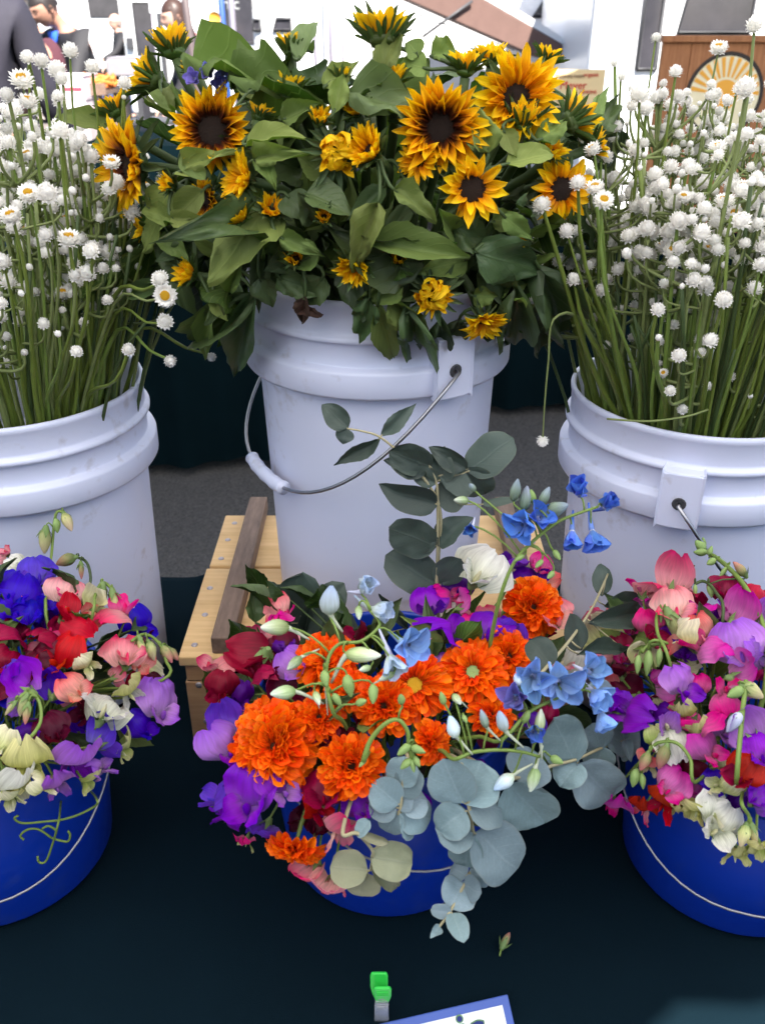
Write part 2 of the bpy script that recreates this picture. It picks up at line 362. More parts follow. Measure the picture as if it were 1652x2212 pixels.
M['ink_blue'] = plain('ink_blue', (.012, .025, .16), .6, .1, 20, 0)
M['ink_green'] = plain('ink_green', (.13, .26, .10), .6, .1, 20, 0)
M['paper_white'] = plain('paper_white', (.80, .81, .82), .45, .03, 9, 0)
M['frame_blue'] = plain('frame_blue', (.06, .11, .38), .4, .15, 20, .05)
M['clip_green'] = plain('clip_green', (.03, .52, .06), .35, .1, 60, .05)
m, n, l, b = base_mat('clip_clear'); b.inputs['Base Color'].default_value = (.85, .86, .9, 1); b.inputs['Transmission Weight'].default_value = .8; b.inputs['Roughness'].default_value = .15; M['clip_clear'] = m
M['sun_orange'] = plain('sun_orange', (.80, .38, .05), .7, .1, 20, 0)
M['sun_cream'] = plain('sun_cream', (.82, .72, .48), .7, .08, 20, 0)
M['black_paint'] = plain('black_paint', (.03, .022, .018), .6, .2, 20, 0)
M['skin'] = plain('skin', (.44, .23, .16), .5, .12, 14, .05)
M['skin_pale'] = plain('skin_pale', (.55, .33, .25), .5, .12, 14, .05)
M['hair_dark'] = plain('hair_dark', (.022, .016, .014), .5, .5, 90, .5)
M['hair_brown'] = plain('hair_brown', (.045, .022, .016), .45, .5, 90, .5)
M['hair_grey'] = plain('hair_grey', (.25, .2, .18), .5, .4, 90, .4)
M['jacket_black'] = plain('jacket_black', (.020, .019, .022), .75, .35, 9, .3, dist=.01)
M['jacket_maroon'] = plain('jacket_maroon', (.075, .022, .030), .7, .3, 9, .3, dist=.01)
M['coat_navy'] = plain('coat_navy', (.024, .022, .034), .8, .3, 9, .3, dist=.01)
M['shirt_blue'] = plain('shirt_blue', (.02, .10, .55), .8, .15, 14, .2)
M['jeans'] = plain('jeans', (.04, .06, .13), .85, .3, 14, .2)
M['khaki'] = plain('khaki', (.34, .28, .26), .85, .15, 14, .2)
M['carton'] = plain('carton', (.62, .55, .58), .8, .06, 8, .1)
M['carton_red'] = plain('carton_red', (.50, .05, .08), .8, .15, 30, 0)
M['carrot'] = plain('carrot', (.62, .17, .03), .6, .25, 20, .1)
M['radish'] = plain('radish', (.30, .03, .04), .5, .4, 20, .1)
M['steel'] = plain('steel', (.42, .38, .40), .4, .15, 10, .05, metal=.5)
M['table_grey'] = plain('table_grey', (.45, .43, .42), .6, .1, 10, .05)
M['brick_far'] = plain('brick_far', (.42, .22, .16), .8, .25, 6, .1)
M['purple_cloth'] = plain('purple_cloth', (.25, .14, .30), .8, .2, 9, .1)

# ------------------------------------------------------------------ ground and shelter
TZ = .74
mb = MB().grid(60, 60, lambda u, v: ((u - .5) * 400 * abs(u - .5) * 2 + 0, (v - .5) * 400 * abs(v - .5) * 2 + 4, 0))
struct(mb.build('ground', M['asphalt']))
# market canopy over the stall (above the frame): it shades the table
cn = thing('market_canopy', (0, 1.0, 0), 'white fabric market canopy on four metal posts sheltering the flower stall', 'canopy')
cz = 2.32; ang = R(20)
def cpt(x, y, z): return V((x * math.cos(ang) - y * math.sin(ang), x * math.sin(ang) + y * math.cos(ang), z))
CXW, CYF, CYB = 2.6, -1.712, 1.75
def roof(u, v):
    x = (u - .5) * 2 * CXW; y = CYF + v * (CYB - CYF)
    k = min(1 - abs(2 * u - 1), 1 - abs(2 * v - 1)); return cpt(x, y, cz + .75 * k)
MB().grid(24, 24, roof).build('roof_cloth', M['canopy'], cn)
def valance(pa, pb, n=28):
    pa, pb = V(pa), V(pb)
    def fn(u, v):
        p = pa.lerp(pb, u); d = .13 + .05 * abs(math.sin(u * math.pi * 21)) + .05 * noise.noise(V((u * 47, 2, 1))) + .03 * noise.noise(V((u * 110, 5, 1)))
        return cpt(p.x, p.y, cz - v * d)
    MB().grid(n * 6, 3, fn).build('valance', M['canopy'], cn)
cs = [(-CXW, CYF), (CXW, CYF), (CXW, CYB), (-CXW, CYB)]
for i in range(4): valance((*cs[i], 0), (*cs[(i + 1) % 4], 0))
for x, y in cs:
    p = cpt(x * .985, y * .985, 0)
    MB().tube([p - V((0, 0, 0)), p + V((0, 0, cz))], .02, 8).build('post', M['pole_grey'], cn)
MB().tube([cpt(0, 0, cz + .755), cpt(0, 0, cz + .70)], .03, 8).build('peak_cap', M['pole_grey'], cn)

# unseen stall added behind the camera to cut the front fill light
os_ = thing('fill_blocker_stall', (0, -4.6, 0), 'added dark green canopied stall behind the viewer, unseen, cutting front fill light', 'stall')
M['canvas_green'] = plain('canvas_green', (.02, .06, .045), .8, .2, 4, .1)
def oroof(u, v): return ((u - .5) * 9.6, -1.6 + 3.2 * v, 2.35 + .8 * min(1, 2 - abs(4 * u - 2)) * (1 - abs(2 * v - 1)))
MB().grid(24, 8, oroof).build('roof_cloth', M['canvas_green'], os_)
MB().grid(40, 6, lambda u, v: ((u - .5) * 9.4, -1.55 + .04 * math.sin(u * 90), .05 + 2.3 * v)).build('back_curtain', M['canvas_green'], os_)
MB().box((0, .9, .74), (4.4, .4, .02)).build('counter', M['table_grey'], os_, False); MB().grid(60, 4, lambda u, v: ((u - .5) * 8.8, 1.32 + .02 * math.sin(u * 120), .04 + .72 * v)).build('cloth_drop', M['canvas_green'], os_)
for x in (-4.7, 0, 4.7):
    for y in (-1.5, 1.5): MB().tube([(x, y, 0), (x, y, 2.4)], .022, 8).build('post', M['pole_grey'], os_)

# ------------------------------------------------------------------ the flower table
tb = thing('folding_table', (0, .85, 0), 'folding table under the dark green cloth carrying the flower buckets', 'table')
MB().box((0, 0, TZ - .03), (.92, .355, .02)).build('table_top', M['table_grey'], tb, False)
for x in (-.84, .84):
    for y in (-.29, .29): MB().tube([(x, y, 0), (x, y, TZ - .05)], .014, 8).build('leg', M['pole_grey'], tb)
def clothfn(u, v):
    x = -.98 + 1.96 * u; s = v * 2.0                        # s runs from front hem over the table to back hem
    yf, yb = .473, 1.213; dr = .52
    L = yb - yf; tot = L + 2 * dr; t = v * tot
    if t < dr: y = yf - .012 * math.sin(x * 21) * (1 - t / dr) - .02; z = TZ - (dr - t)
    elif t < dr + L:
        y = yf + (t - dr); z = TZ
    else: y = yb + .02 + .02 * math.sin(x * 18) * ((t - dr - L) / dr); z = TZ - (t - dr - L)
    if dr <= t <= dr + L:
        z += .0035 * max(0, noise.noise(V((x * 5, y * 7, 3)))) + .0025 * max(0, noise.noise(V((x * 14, y * 11, 8))))
        if x < -.05 and y > 1.02:
            k = (y - 1.02) / .19; z += .010 * k * max(0, math.sin((x * 1.6 + y * 1.2) * 26)) + .006 * k
    if abs(x) > .93: z -= (abs(x) - .93) * 1.6
    return (x, y, z)
tag(MB().grid(130, 130, clothfn).build('tablecloth', M['cloth']), 'dark green tablecloth spread under the flower buckets', 'tablecloth')
def ztop(x, y): return TZ + .004

# ------------------------------------------------------------------ crate
cx0, cx1, cy0, cy1, cz0, cz1 = -.244, .234, .842, 1.19, TZ + .002, .875
cr = thing('wooden_crate', (0, 1.015, cz0), 'pale pine crate with nailed lid under the sunflower bucket', 'crate')
co = V(cr.location)
def bxw(name, a, bb, mat, par=cr, off=co, bv=.002):
    c = (V(a) + V(bb)) / 2; h = (V(bb) - V(a)) / 2
    o = MB().box((0, 0, 0), h).build(name, mat, par, False); o.location = c - off; bevel(o, bv, 2); return o
lidz = cz1 - .014
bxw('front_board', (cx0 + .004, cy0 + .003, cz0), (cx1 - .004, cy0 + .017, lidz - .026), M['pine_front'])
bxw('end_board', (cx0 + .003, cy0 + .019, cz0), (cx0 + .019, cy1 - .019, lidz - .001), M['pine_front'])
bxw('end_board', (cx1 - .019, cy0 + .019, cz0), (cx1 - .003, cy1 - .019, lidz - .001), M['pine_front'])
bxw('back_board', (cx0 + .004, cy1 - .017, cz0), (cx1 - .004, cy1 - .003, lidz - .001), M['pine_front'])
bxw('corner_block', (cx0 + .006, cy0 + .003, lidz - .0255), (cx0 + .042, cy0 + .03, lidz - .001), M['pine_front'])
bxw('corner_block', (cx1 - .042, cy0 + .003, lidz - .0255), (cx1 - .006, cy0 + .03, lidz - .001), M['pine_front'])
ysp = 1.042
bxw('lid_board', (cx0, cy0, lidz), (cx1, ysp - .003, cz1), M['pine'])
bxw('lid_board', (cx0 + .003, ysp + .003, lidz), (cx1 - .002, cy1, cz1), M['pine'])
cl = bxw('cleat', (cx0 + .040, cy0 + .006, cz1), (cx0 + .067, cy1 + .016, cz1 + .024), M['weathered'])
cl = bxw('cleat', (cx1 - .062, cy0 + .006, cz1), (cx1 - .036, cy1 + .016, cz1 + .024), M['weathered'])
nail = MB().lathe([(.0001, .0016), (.003, .0014), (.0042, .0004), (.0042, -.001)], 10).mesh('nail')
for y in (.87, .93, .99, 1.06, 1.11, 1.17):
    for x in (cx0 + .017, cx1 - .016):
        o = new_obj('nail', nail, cr, M['steel']); o.location = V((x + ru(-.004, .004), y + ru(-.006, .006), cz1)) - co
for x, z in ((cx0 + .02, .81), (cx0 + .024, .752)):
    o = new_obj('nail', nail, cr, M['steel']); o.location = V((x, cy0 + .003, z + .02)) - co; o.rotation_euler = (R(90), 0, 0)
kn = MB().lathe([(.0001, .0004), (.0058, .0004), (.0062, .0008)], 14).build('knot_hole', M['black_paint'], cr); kn.location = V((-.143, .895, cz1 + .0006)) - co; kn.scale = (1.1, .8, 1)

# ------------------------------------------------------------------ white buckets
BH = .42
def wprof():
    rb, rt = .130, .1475
    def rw(z): return rb + (rt - .006 - rb) * z / .42
    return [(.0001, .004), (rb - .012, .004), (rb - .010, 0), (rb - .003, 0), (rb, .004), (rw(.1), .1), (rw(.2), .2), (rw(.30), .30), (rw(.318), .318),
            (.1535, .3185), (.1555, .3215), (.1558, .345), (.1545, .3485), (.1465, .350), (.1455, .352), (.1462, .375), (.1475, .3765), (.1515, .3775), (.152, .381), (.1505, .3835),
            (.1470, .385), (.1465, .388), (.1472, .410), (.1485, .4125), (.1490, .416), (.1478, .4195), (.1450, .420), (.1435, .4175), (.1432, .412), (.1425, .395), (.139, .30), (.134, .15), (.126, .010), (.0001, .008)]
bmesh_w = MB().lathe(wprof(), 96).mesh('bucket_body')
lugm = MB().grid(8, 1, lambda u, v: (.1625 * math.sin((u - .5) * .30), -.1625 * math.cos((u - .5) * .30), .316 + v * .066))
def lug_mesh():
    m = MB(); a = .135; n = 6
    out = [(.1635, z) for z in (.3165, .3825)]; pts = []
    for i in range(n + 1):
        t = -a + 2 * a * i / n
        for r, z in ((.146, .3165), (.1635, .3165), (.1635, .3815), (.146, .3835)): m.v.append((r * math.sin(t), -r * math.cos(t), z)); m.uv.append((i / n, z))
    for i in range(n):
        for k in range(4): m.f.append((i * 4 + k, i * 4 + (k + 1) % 4, i * 4 + 4 + (k + 1) % 4, i * 4 + 4 + k))
    m.f.append((0, 1, 2, 3)); m.f.append(tuple(n * 4 + k for k in (3, 2, 1, 0)))
    return m.mesh('handle_lug', False)
lug_m = lug_mesh()
hole_m = MB().lathe([(.0001, .0), (.0045, .0), (.0062, .0012), (.0075, .0)], 14).mesh('lug_hole')
def white_bucket(loc, label, lugang, bail=None):
    t = thing('white_bucket', loc, label, 'bucket', 'white plastic buckets')
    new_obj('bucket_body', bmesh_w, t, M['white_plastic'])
    for k in (0, math.pi):
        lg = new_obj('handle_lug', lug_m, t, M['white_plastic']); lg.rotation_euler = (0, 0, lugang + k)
        if not lg.modifiers: bevel(lg, .002, 2)
        h = new_obj('lug_hole', hole_m, lg, M['car_trim']); h.location = (0, -.1637, .347); h.rotation_euler = (R(90), 0, 0)
    if bail:
        side, Lh, beta = bail
        a = V((math.sin(lugang), -math.cos(lugang), 0)); per = V((-math.cos(lugang), -math.sin(lugang), 0)) * side
        d = (per * math.cos(beta) + V((0, 0, -1)) * math.sin(beta)) * Lh
        pts = [V((0, 0, .347)) + a * .158]
        for i in range(33):
            ph = math.pi * i / 32; pts.append(V((0, 0, .347)) + a * (.170 * math.copysign(abs(math.cos(ph)) ** .8, math.cos(ph))) + d * (abs(math.sin(ph)) ** .8))
        pts.append(V((0, 0, .347)) - a * .158)
        hd = MB().tube(pts, .0021, 8).build('handle', M['wire'], t)
        g = pts[15:20]; gp = [g[0].lerp(g[1], 0)] + g[1:]
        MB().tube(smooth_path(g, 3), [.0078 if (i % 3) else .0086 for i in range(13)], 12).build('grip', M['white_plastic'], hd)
    return t
WB_M = V((-.006, 1.017, cz1)); WB_L = V((-.437, .998, TZ + .005)); WB_R = V((.372, .978, TZ + .005))
white_bucket(WB_M, 'white plastic bucket of sunflowers standing on the pine crate', R(30), (1, .216, R(45)))
white_bucket(WB_L, 'white plastic bucket packed with white everlastings beside the crate end carrying the knot hole', R(-32), None)
white_bucket(WB_R, 'white plastic bucket of white everlastings with its handle lug facing the pink sweet peas', R(-21), (-1, .225, R(52)))

# ------------------------------------------------------------------ blue buckets
BB_C = V((.006, .695, TZ + .005)); BB_L = V((-.412, .680, TZ + .005)); BB_R = V((.376, .672, TZ + .005)); BBH = .21
bp = [(.0001, .003), (.100, .003), (.103, 0), (.108, .001), (.1105, .005), (.1185, .09), (.1265, .178), (.1268, .180), (.1290, .181), (.1310, .206), (.1318, .2085), (.1305, .21), (.1275, .2095), (.1265, .206), (.1245, .17), (.107, .008), (.0001, .008)]
bmesh_b = MB().lathe(bp, 80).mesh('bucket_body')
def blue_bucket(loc, label, ang, side, Lh, beta):
    t = thing('blue_bucket', loc, label, 'bucket', 'blue plastic buckets')
    new_obj('bucket_body', bmesh_b, t, M['blue_plastic'])
    a = V((math.cos(ang), math.sin(ang), 0)); per = V((a.y, -a.x, 0)) * side; c = V((0, 0, .192))
    d = (per * math.cos(beta) + V((0, 0, -1)) * math.sin(beta)) * Lh; pts = [c + a * .127]
    for i in range(31):
        ph = math.pi * i / 30; pts.append(c + a * (.140 * math.copysign(abs(math.cos(ph)) ** .85, math.cos(ph))) + d * (abs(math.sin(ph)) ** .95))
    pts.append(c - a * .127); hd = MB().tube(pts, .0012, 6).build('handle', M['wire_white'], t)
    for s in (1, -1): MB().tube([c + a * s * .122, c + a * s * .136], .006, 10).build('handle_ear', M['blue_plastic'], t)
    return t
blue_bucket(BB_L, 'blue plastic bucket with curling pea tendrils hanging down its side', R(12), 1, .185, R(40))
blue_bucket(BB_C, 'blue plastic bucket of orange calendula and eucalyptus in front of the pine crate', R(38), 1, .170, R(28))
blue_bucket(BB_R, 'blue plastic bucket with white and yellow sweet peas drooping over its side', R(-14), 1, .185, R(40))

# ------------------------------------------------------------------ petal and leaf shapes
def petal_mesh(name, wf, nv=7, nu=4, cup=.25, bend=0., curl=0., ruffle=0., notch=None, seed=0, twist=0.):
    """unit petal: base at origin, along +x, width along y (max about +-.5), upper face +z"""
    m = MB()
    def fn(u, v):
        a = (u - .5) * 2; W = wf(v) * .5
        x = v; y = a * W; z = cup * W * a * a * 2 - bend * v * v
        if curl: 
            an = curl * v * v * 1.2; x = math.sin(an + 1e-4) / (curl * 1.2 + 1e-4) * 1.0 if abs(curl) > .2 else v
            x = v * math.cos(an * .6); z += v * math.sin(an * .6)
        if ruffle: z += ruffle * noise.noise(V((a * 1.7 + seed * 3.1, v * 2.6, seed))) * (abs(a) * .7 + v * .5) ; y += ruffle * .4 * noise.noise(V((v * 4, seed * 2., a)))
        if notch and v > .99: x += notch(a)
        if twist: ca, sa = math.cos(twist * v), math.sin(twist * v); y, z = y * ca - z * sa, y * sa + z * ca
        return (x, y, z)
    return m.grid(nu, nv, fn).mesh(name)
def w_sun(v): return .40 * max(.02, (math.sin(math.pi * min(1, .16 + v * .84) ** .85)) ** .75) if v < .995 else .012
def w_bract(v): return .42 * ((1 - v) ** .75) * (.55 + .9 * v) + .012
def w_leaf(v): return max(.02, 1.0 * (math.sin(math.pi * v ** .62)) ** .85 * (1 - .25 * v)) if 0 < v < 1 else .02
def w_leafn(v): return max(.02, (math.sin(math.pi * v ** .8)) ** 1.1) if 0 < v < 1 else .02
def w_round(v): return max(.03, 2 * math.sqrt(max(0, .25 - (v - .5) ** 2)) ** .9 * 1.05) if 0 < v < 1 else .03
PET_SUN = [petal_mesh('petal', w_sun, 8, 4, ru(.2, .7), ru(-.18, .22), 0, .10, seed=i + 1, twist=ru(-.3, .3)) for i in range(9)]
PET_CURL = [petal_mesh('petal', lambda v: w_sun(v) * 1.25, 9, 5, ru(.3, .9), 0, ru(1.2, 2.4), .30, seed=i + 20, twist=ru(-.7, .7)) for i in range(7)]
BRACT = [petal_mesh('bract', w_bract, 6, 4, .5, ru(-.15, .25), 0, .08, seed=i + 40, twist=ru(-.3, .3)) for i in range(5)]
def leaf_mesh_var(name, wf, seed, droop, fold, ruff, tipcurl, serr=.03, nu=8, nv=14):
    m = MB()
    def fn(u, v):
        a = (u - .5) * 2; W = wf(v) * .5
        if serr and .06 < v < .94 and abs(a) > .9: W *= 1 + serr * (1 if int(v * nv + .5) % 2 else -1)
        W *= 1 + .08 * noise.noise(V((v * 3, seed * 1.7, a)))
        x = v; y = a * W; z = fold * abs(a) * W - droop * v * v - tipcurl * max(0, v - .6) ** 2 * 3
        z += ruff * noise.noise(V((a * 1.3 + seed * 5.3, v * 3.1, seed * .7))) * (.25 + abs(a)) + ruff * .45 * noise.noise(V((a * 3.1 + seed, v * 7.3, seed * 1.9))) * (.4 + abs(a)) 
        y += .06 * noise.noise(V((v * 2.2, seed, 9)))
        return (x, y, z)
    return m.grid(nu, nv, fn).mesh(name)
LEAF = [leaf_mesh_var('leaf', w_leaf, i + 1, ru(.0, .26), ru(.0, .75), ru(.14, .32), ru(-.4, .7)) for i in range(10)]
LEAFN = [leaf_mesh_var('leaf', w_leafn, i + 30, ru(.0, .3), ru(.1, .6), ru(.06, .16), ru(-.2, .6)) for i in range(6)]
LEAFR = [leaf_mesh_var('leaf', w_round, i + 60, ru(-.06, .12), ru(.0, .25), ru(.03, .09), ru(-.1, .3), serr=0, nu=10, nv=14) for i in range(8)]
def w_bluntleaf(v): return max(.03, (math.sin(math.pi * min(1, v) ** .75)) ** .7) if 0 < v < 1 else .03
LEAFB = [leaf_mesh_var('leaf', w_bluntleaf, i + 80, ru(-.05, .2), ru(.0, .4), ru(.03, .10), ru(-.1, .4), serr=0, nu=8, nv=12) for i in range(6)]

def put_leaf(parent, base, tip, width, nrm, meshes, mat, root=None, name='leaf'):
    """one leaf between two points, as a child of parent (root = the empty's location)"""
    o = new_obj(name, random.choice(meshes), parent, mat); d = tip - base; L = max(d.length, .004)
    place(o, base - V(root if root is not None else parent.location), frame(d, nrm), (L, width, L)); return o

# ------------------------------------------------------------------ sunflowers
SUNE = Ell((-.015, 1.02, 1.37), (.265, .20, .185))
DISC = []
for k in range(4):
    m = MB(); prof = []
    def fn(u, v, k=k):
        a = 2 * math.pi * u; r = v; z = .22 * (1 - v * v) - (.14 * math.exp(-(v / .35) ** 2) if k % 2 else 0)
        z += .07 * noise.noise(V((r * math.cos(a) * 9, r * math.sin(a) * 9, k * 3.)))
        return (r * math.cos(a), r * math.sin(a), z)
    DISC.append(m.grid(28, 9, fn, True).mesh('disc'))
fl = MB()
for i in range(90):                                        # ring of disc florets
    a = i * 2.39996; r = .55 + .45 * math.sqrt((i + .5) / 90); h = ru(.10, .2)
    p = V((r * math.cos(a), r * math.sin(a), .22 * (1 - r * r) - .02)); q = p + V((math.cos(a) * .05, math.sin(a) * .05, h)); fl.tube([p, q], [.028, .012], 4)
FLORET = fl.mesh('floret_ring')
SUNF = []
def sunflower(px, py, dpx, face, label, style='open', brown=False, k=1.0, disc=.36, npet=20, el=None, pet=None, yoff=0):
    p = SUNE.hit(px, py, k); p.y += yoff
    N = V(face).normalized(); Dm = px2m(p, dpx) * (.90 if dpx > 140 else .97)
    base = WB_M + V((ru(-.07, .07), ru(-.07, .07), .01))
    t = thing('sunflower', base, label, 'sunflower', 'sunflowers in the white bucket'); b0 = V(t.location)
    rimp = V((WB_M.x + (p.x - WB_M.x) * .42, WB_M.y + (p.y - WB_M.y) * .42, WB_M.z + BH - .02))
    rr = V((rimp.x - WB_M.x, rimp.y - WB_M.y, 0))
    if rr.length > .12: rr = rr.normalized() * .12; rimp = V((WB_M.x + rr.x, WB_M.y + rr.y, rimp.z))
    back = p - N * (Dm * .16)
    upv = V((0, 0, 1)) * .05
    path = bez(base, base.lerp(rimp, .6), rimp, rimp.lerp(back, .3) + upv * .3, 6) + bez(rimp.lerp(back, .3) + upv * .3, rimp.lerp(back, .6) + upv, back - N * .05, back, 7)[1:]
    MB().tube(path, [.0052] * 5 + [.0046] * (len(path) - 5), 7).build('stem', M['stem_dark'], t, off=b0)
    # green cup behind the flower
    F = frame_z(N, V((ru(-.2, .2), ru(-.2, .2), 1)))
    rd = Dm * .5 * disc
    cup = MB().lathe([(.0001, -Dm * .17), (rd * .35, -Dm * .165), (rd * .95, -Dm * .10), (rd * 1.12, -Dm * .02), (rd * .9, .0)], 16).build('receptacle', M['bract'], t)
    place(cup, p - b0, F)
    d = new_obj('disc', random.choice(DISC), t, M['disc']); place(d, p - b0 + N * Dm * .005, F, (rd, rd, rd * .9))
    fr = new_obj('floret_ring', FLORET, t, M['disc_floret']); place(fr, p - b0 + N * Dm * .004, F, (rd * .98, rd * .98, rd * .8))
    a0 = ru(0, 6)
    E0 = {'open': (8, 24), 'half': (48, 62), 'closed': (66, 80), 'curl': (15, 45), 'droop': (-12, 14)}[style] if el is None else el
    for row in range(2):
        nn = int(npet * 1.12) if row == 0 else int(npet * .85)
        for i in range(nn):
            an = a0 + 2 * math.pi * (i + ru(-.28, .28) + row * .5) / nn
            e = R(ru(*E0) + row * 12 + ru(-9, 9)); rad = F @ V((math.cos(an), math.sin(an), 0))
            x = rad * math.cos(e) + N * math.sin(e); z = N * math.cos(e) - rad * math.sin(e) + rv(.25)
            L = Dm * .5 * (1 - disc * .72) * ru(.80, 1.18) * (1 if row == 0 else .86); 
            if style == 'curl': L *= ru(.7, 1.15)
            o = new_obj('petal', random.choice(PET_CURL if style == 'curl' and rnd() < .75 else PET_SUN), t, M['sun_petal_brown'] if brown else M['sun_petal'])
            q = p + rad * rd * (.95 - .08 * row) - N * Dm * (.012 - .012 * row)
            place(o, q - b0, frame(x, z), (L, L * (1.05 if npet < 22 else .85) * ru(.9, 1.2), L))
    nb = 13 if style in ('open', 'droop') else 19
    for i in range(nb):
        an = 2 * math.pi * (i + ru(-.3, .3)) / nb; e = R({'open': -8, 'half': 40, 'closed': 58, 'curl': 5, 'droop': -10}[style] + ru(-14, 14))
        rad = F @ V((math.cos(an), math.sin(an), 0)); x = rad * math.cos(e) + N * math.sin(e); z = N * math.cos(e) - rad * math.sin(e)
        L = Dm * ru(.26, .40 if style in ('open', 'droop') else .54); o = new_obj('bract', random.choice(BRACT), t, M['bract'])
        place(o, p + rad * rd * .95 - N * Dm * ru(.04, .09) - b0, frame(x, z), (L, L * .85, L))
    SUNF.append((t, path)); return t
S = sunflower
S(375, 108, 125, (-.25, .25, .9), 'sunflower at the back holding its petals up just below the dark haired woman', 'half', k=1.08)
S(330, 172, 130, (-.85, .0, .45), 'sunflower turned away to the side showing a fan of petals below the topmost back sunflower', 'half', k=1.05)
S(250, 240, 95, (-.45, .2, .85), 'small sunflower with few upright petals rising behind the large brown-based side-facing sunflower', 'half', k=1.06, npet=13)
S(285, 358, 220, (-.72, -.68, .12), 'large sunflower with brown-based petals leaning towards the everlastings beside it', 'open', True, k=1.02, disc=.40, npet=26, el=(18, 40))
S(458, 282, 195, (.02, -.95, .22), 'large dark-centred sunflower half covered below by a curled leaf', 'open', True, k=1.0, disc=.42, npet=26, el=(18, 36))
S(530, 388, 130, (-.78, -.50, .30), 'sunflower in profile with a fan of yellow petals beside a pale folded leaf', 'open', k=.99, disc=.30, npet=22, el=(25, 45))
S(448, 432, 95, (-.65, -.6, .1), 'small dark-centred sunflower tucked deep between curled leaves', 'open', True, k=.93)
S(520, 470, 95, (-.45, -.45, .75), 'half-closed sunflower bud with tall green bracts among curled leaves', 'half', k=1.0, npet=14)
S(315, 490, 90, (-.85, -.35, .1), 'small sunflower peeping sideways below the large brown-based one', 'half', k=.98, npet=12)
S(412, 592, 90, (-.75, -.45, .40), 'small half-open sunflower beside two round white everlasting heads', 'half', k=1.02, npet=15)
S(728, 328, 125, (.25, -.95, .1), 'dark-centred sunflower with crinkled petals beside the half-open one in mid bunch', 'curl', k=1.0, disc=.42)
S(800, 328, 130, (-.55, -.62, .52), 'half-open sunflower with overlapping petals in the middle of the bunch', 'half', k=1.03, npet=22)
S(628, 108, 90, (.0, .15, 1), 'small half-closed sunflower poking up behind the broad pale leaf', 'closed', k=1.06, npet=14)
S(625, 198, 110, (.15, -.15, 1), 'sunflower bud with a few upright petals and long spiky bracts', 'closed', k=1.0, npet=9)
S(826, 82, 165, (.0, .35, .9), 'tallest sunflower with its green back showing at the top of the bunch', 'half', k=1.1, npet=18, el=(35, 55))
S(842, 182, 105, (-.15, -.1, 1), 'low sunflower with a dense upright ring of petals behind the broad dark leaf', 'half', k=1.02, npet=22)
S(950, 276, 228, (-.02, -.93, .12), 'largest sunflower with long brown-based petals standing above its dark drooping centre', 'open', True, k=1.03, disc=.36, npet=24, el=(22, 42))
S(1005, 150, 105, (.05, .1, 1), 'sunflower with loose petals behind the two largest sunflowers', 'half', k=1.05, npet=13)
S(1115, 212, 220, (.12, -.9, .25), 'large bright yellow sunflower with dark centre in front of the lemon sign', 'open', k=1.05, disc=.36, npet=22, el=(14, 36))
S(1130, 262, 115, (.05, -.35, .95), 'half-closed sunflower wrapped in broad green bracts below the large bright one', 'closed', k=1.05, npet=13)
S(1235, 262, 150, (.75, .25, .45), 'sunflower turned to its side with tall petals next to the lemon sign', 'half', k=1.06, npet=15)
S(1278, 318, 90, (.85, .05, .35), 'small sunflower pointing into the everlastings with long side petals', 'half', k=1.05, npet=14)
S(1020, 408, 165, (.02, -1, .10), 'fully open sunflower with broad loose petals and a round dark centre facing out', 'open', k=1.06, disc=.42, npet=12, el=(0, 45))
S(1212, 408, 150, (.22, -.95, .05), 'dark-centred sunflower with long hanging lower petals touching the everlastings', 'droop', k=1.02, disc=.40, npet=15)
S(770, 572, 110, (-.25, -.85, -.35), 'low sunflower mostly hidden by a hanging leaf with an orange hole', 'half', k=.98, npet=18)
S(935, 638, 120, (-.05, -.97, .12), 'small sunflower with curled frilly petals low over the bucket rim', 'curl', k=1.03, disc=.34, npet=22)
S(1042, 692, 110, (.25, -.72, -.62), 'small drooping sunflower nodding beside the bucket rim', 'droop', k=1.03, disc=.26, npet=16, el=(10, 40))
S(735, 170, 70, (.1, .1, 1), 'tiny sunflower bud with a tuft of petals at the back of the bunch', 'closed', k=1.02, npet=8)
S(560, 250, 70, (.3, .3, .9), 'small yellow sunflower showing two petals behind the half-covered dark-centred one', 'half', k=.98, npet=9)

S(690, 262, 80, (.1, -.5, .85), 'green sunflower bud with yellow tips between the two middle leaves', 'closed', k=1.02, npet=12)
S(585, 455, 85, (.3, -.6, .7), 'half-closed sunflower beside the narrow half-open one among curled leaves', 'half', k=.98, npet=14)
S(905, 345, 95, (-.3, -.85, .1), 'sunflower mostly hidden under the largest sunflower with only lower petals out', 'open', k=1.0, npet=16)
S(860, 560, 70, (.1, -.8, .5), 'green sunflower bud low in the bunch above the frilly one', 'closed', k=1.0, npet=8)
S(640, 560, 75, (-.1, -.75, .6), 'tight green sunflower bud between dark leaves over the bucket rim', 'closed', k=1.0, npet=6)
S(1110, 520, 75, (.3, -.8, .4), 'tight sunflower bud below the fully open one', 'closed', k=.99, npet=7)
S(1190, 330, 85, (.4, -.5, .75), 'small half-open sunflower beside the pale cupped leaf', 'half', k=1.02, npet=12)
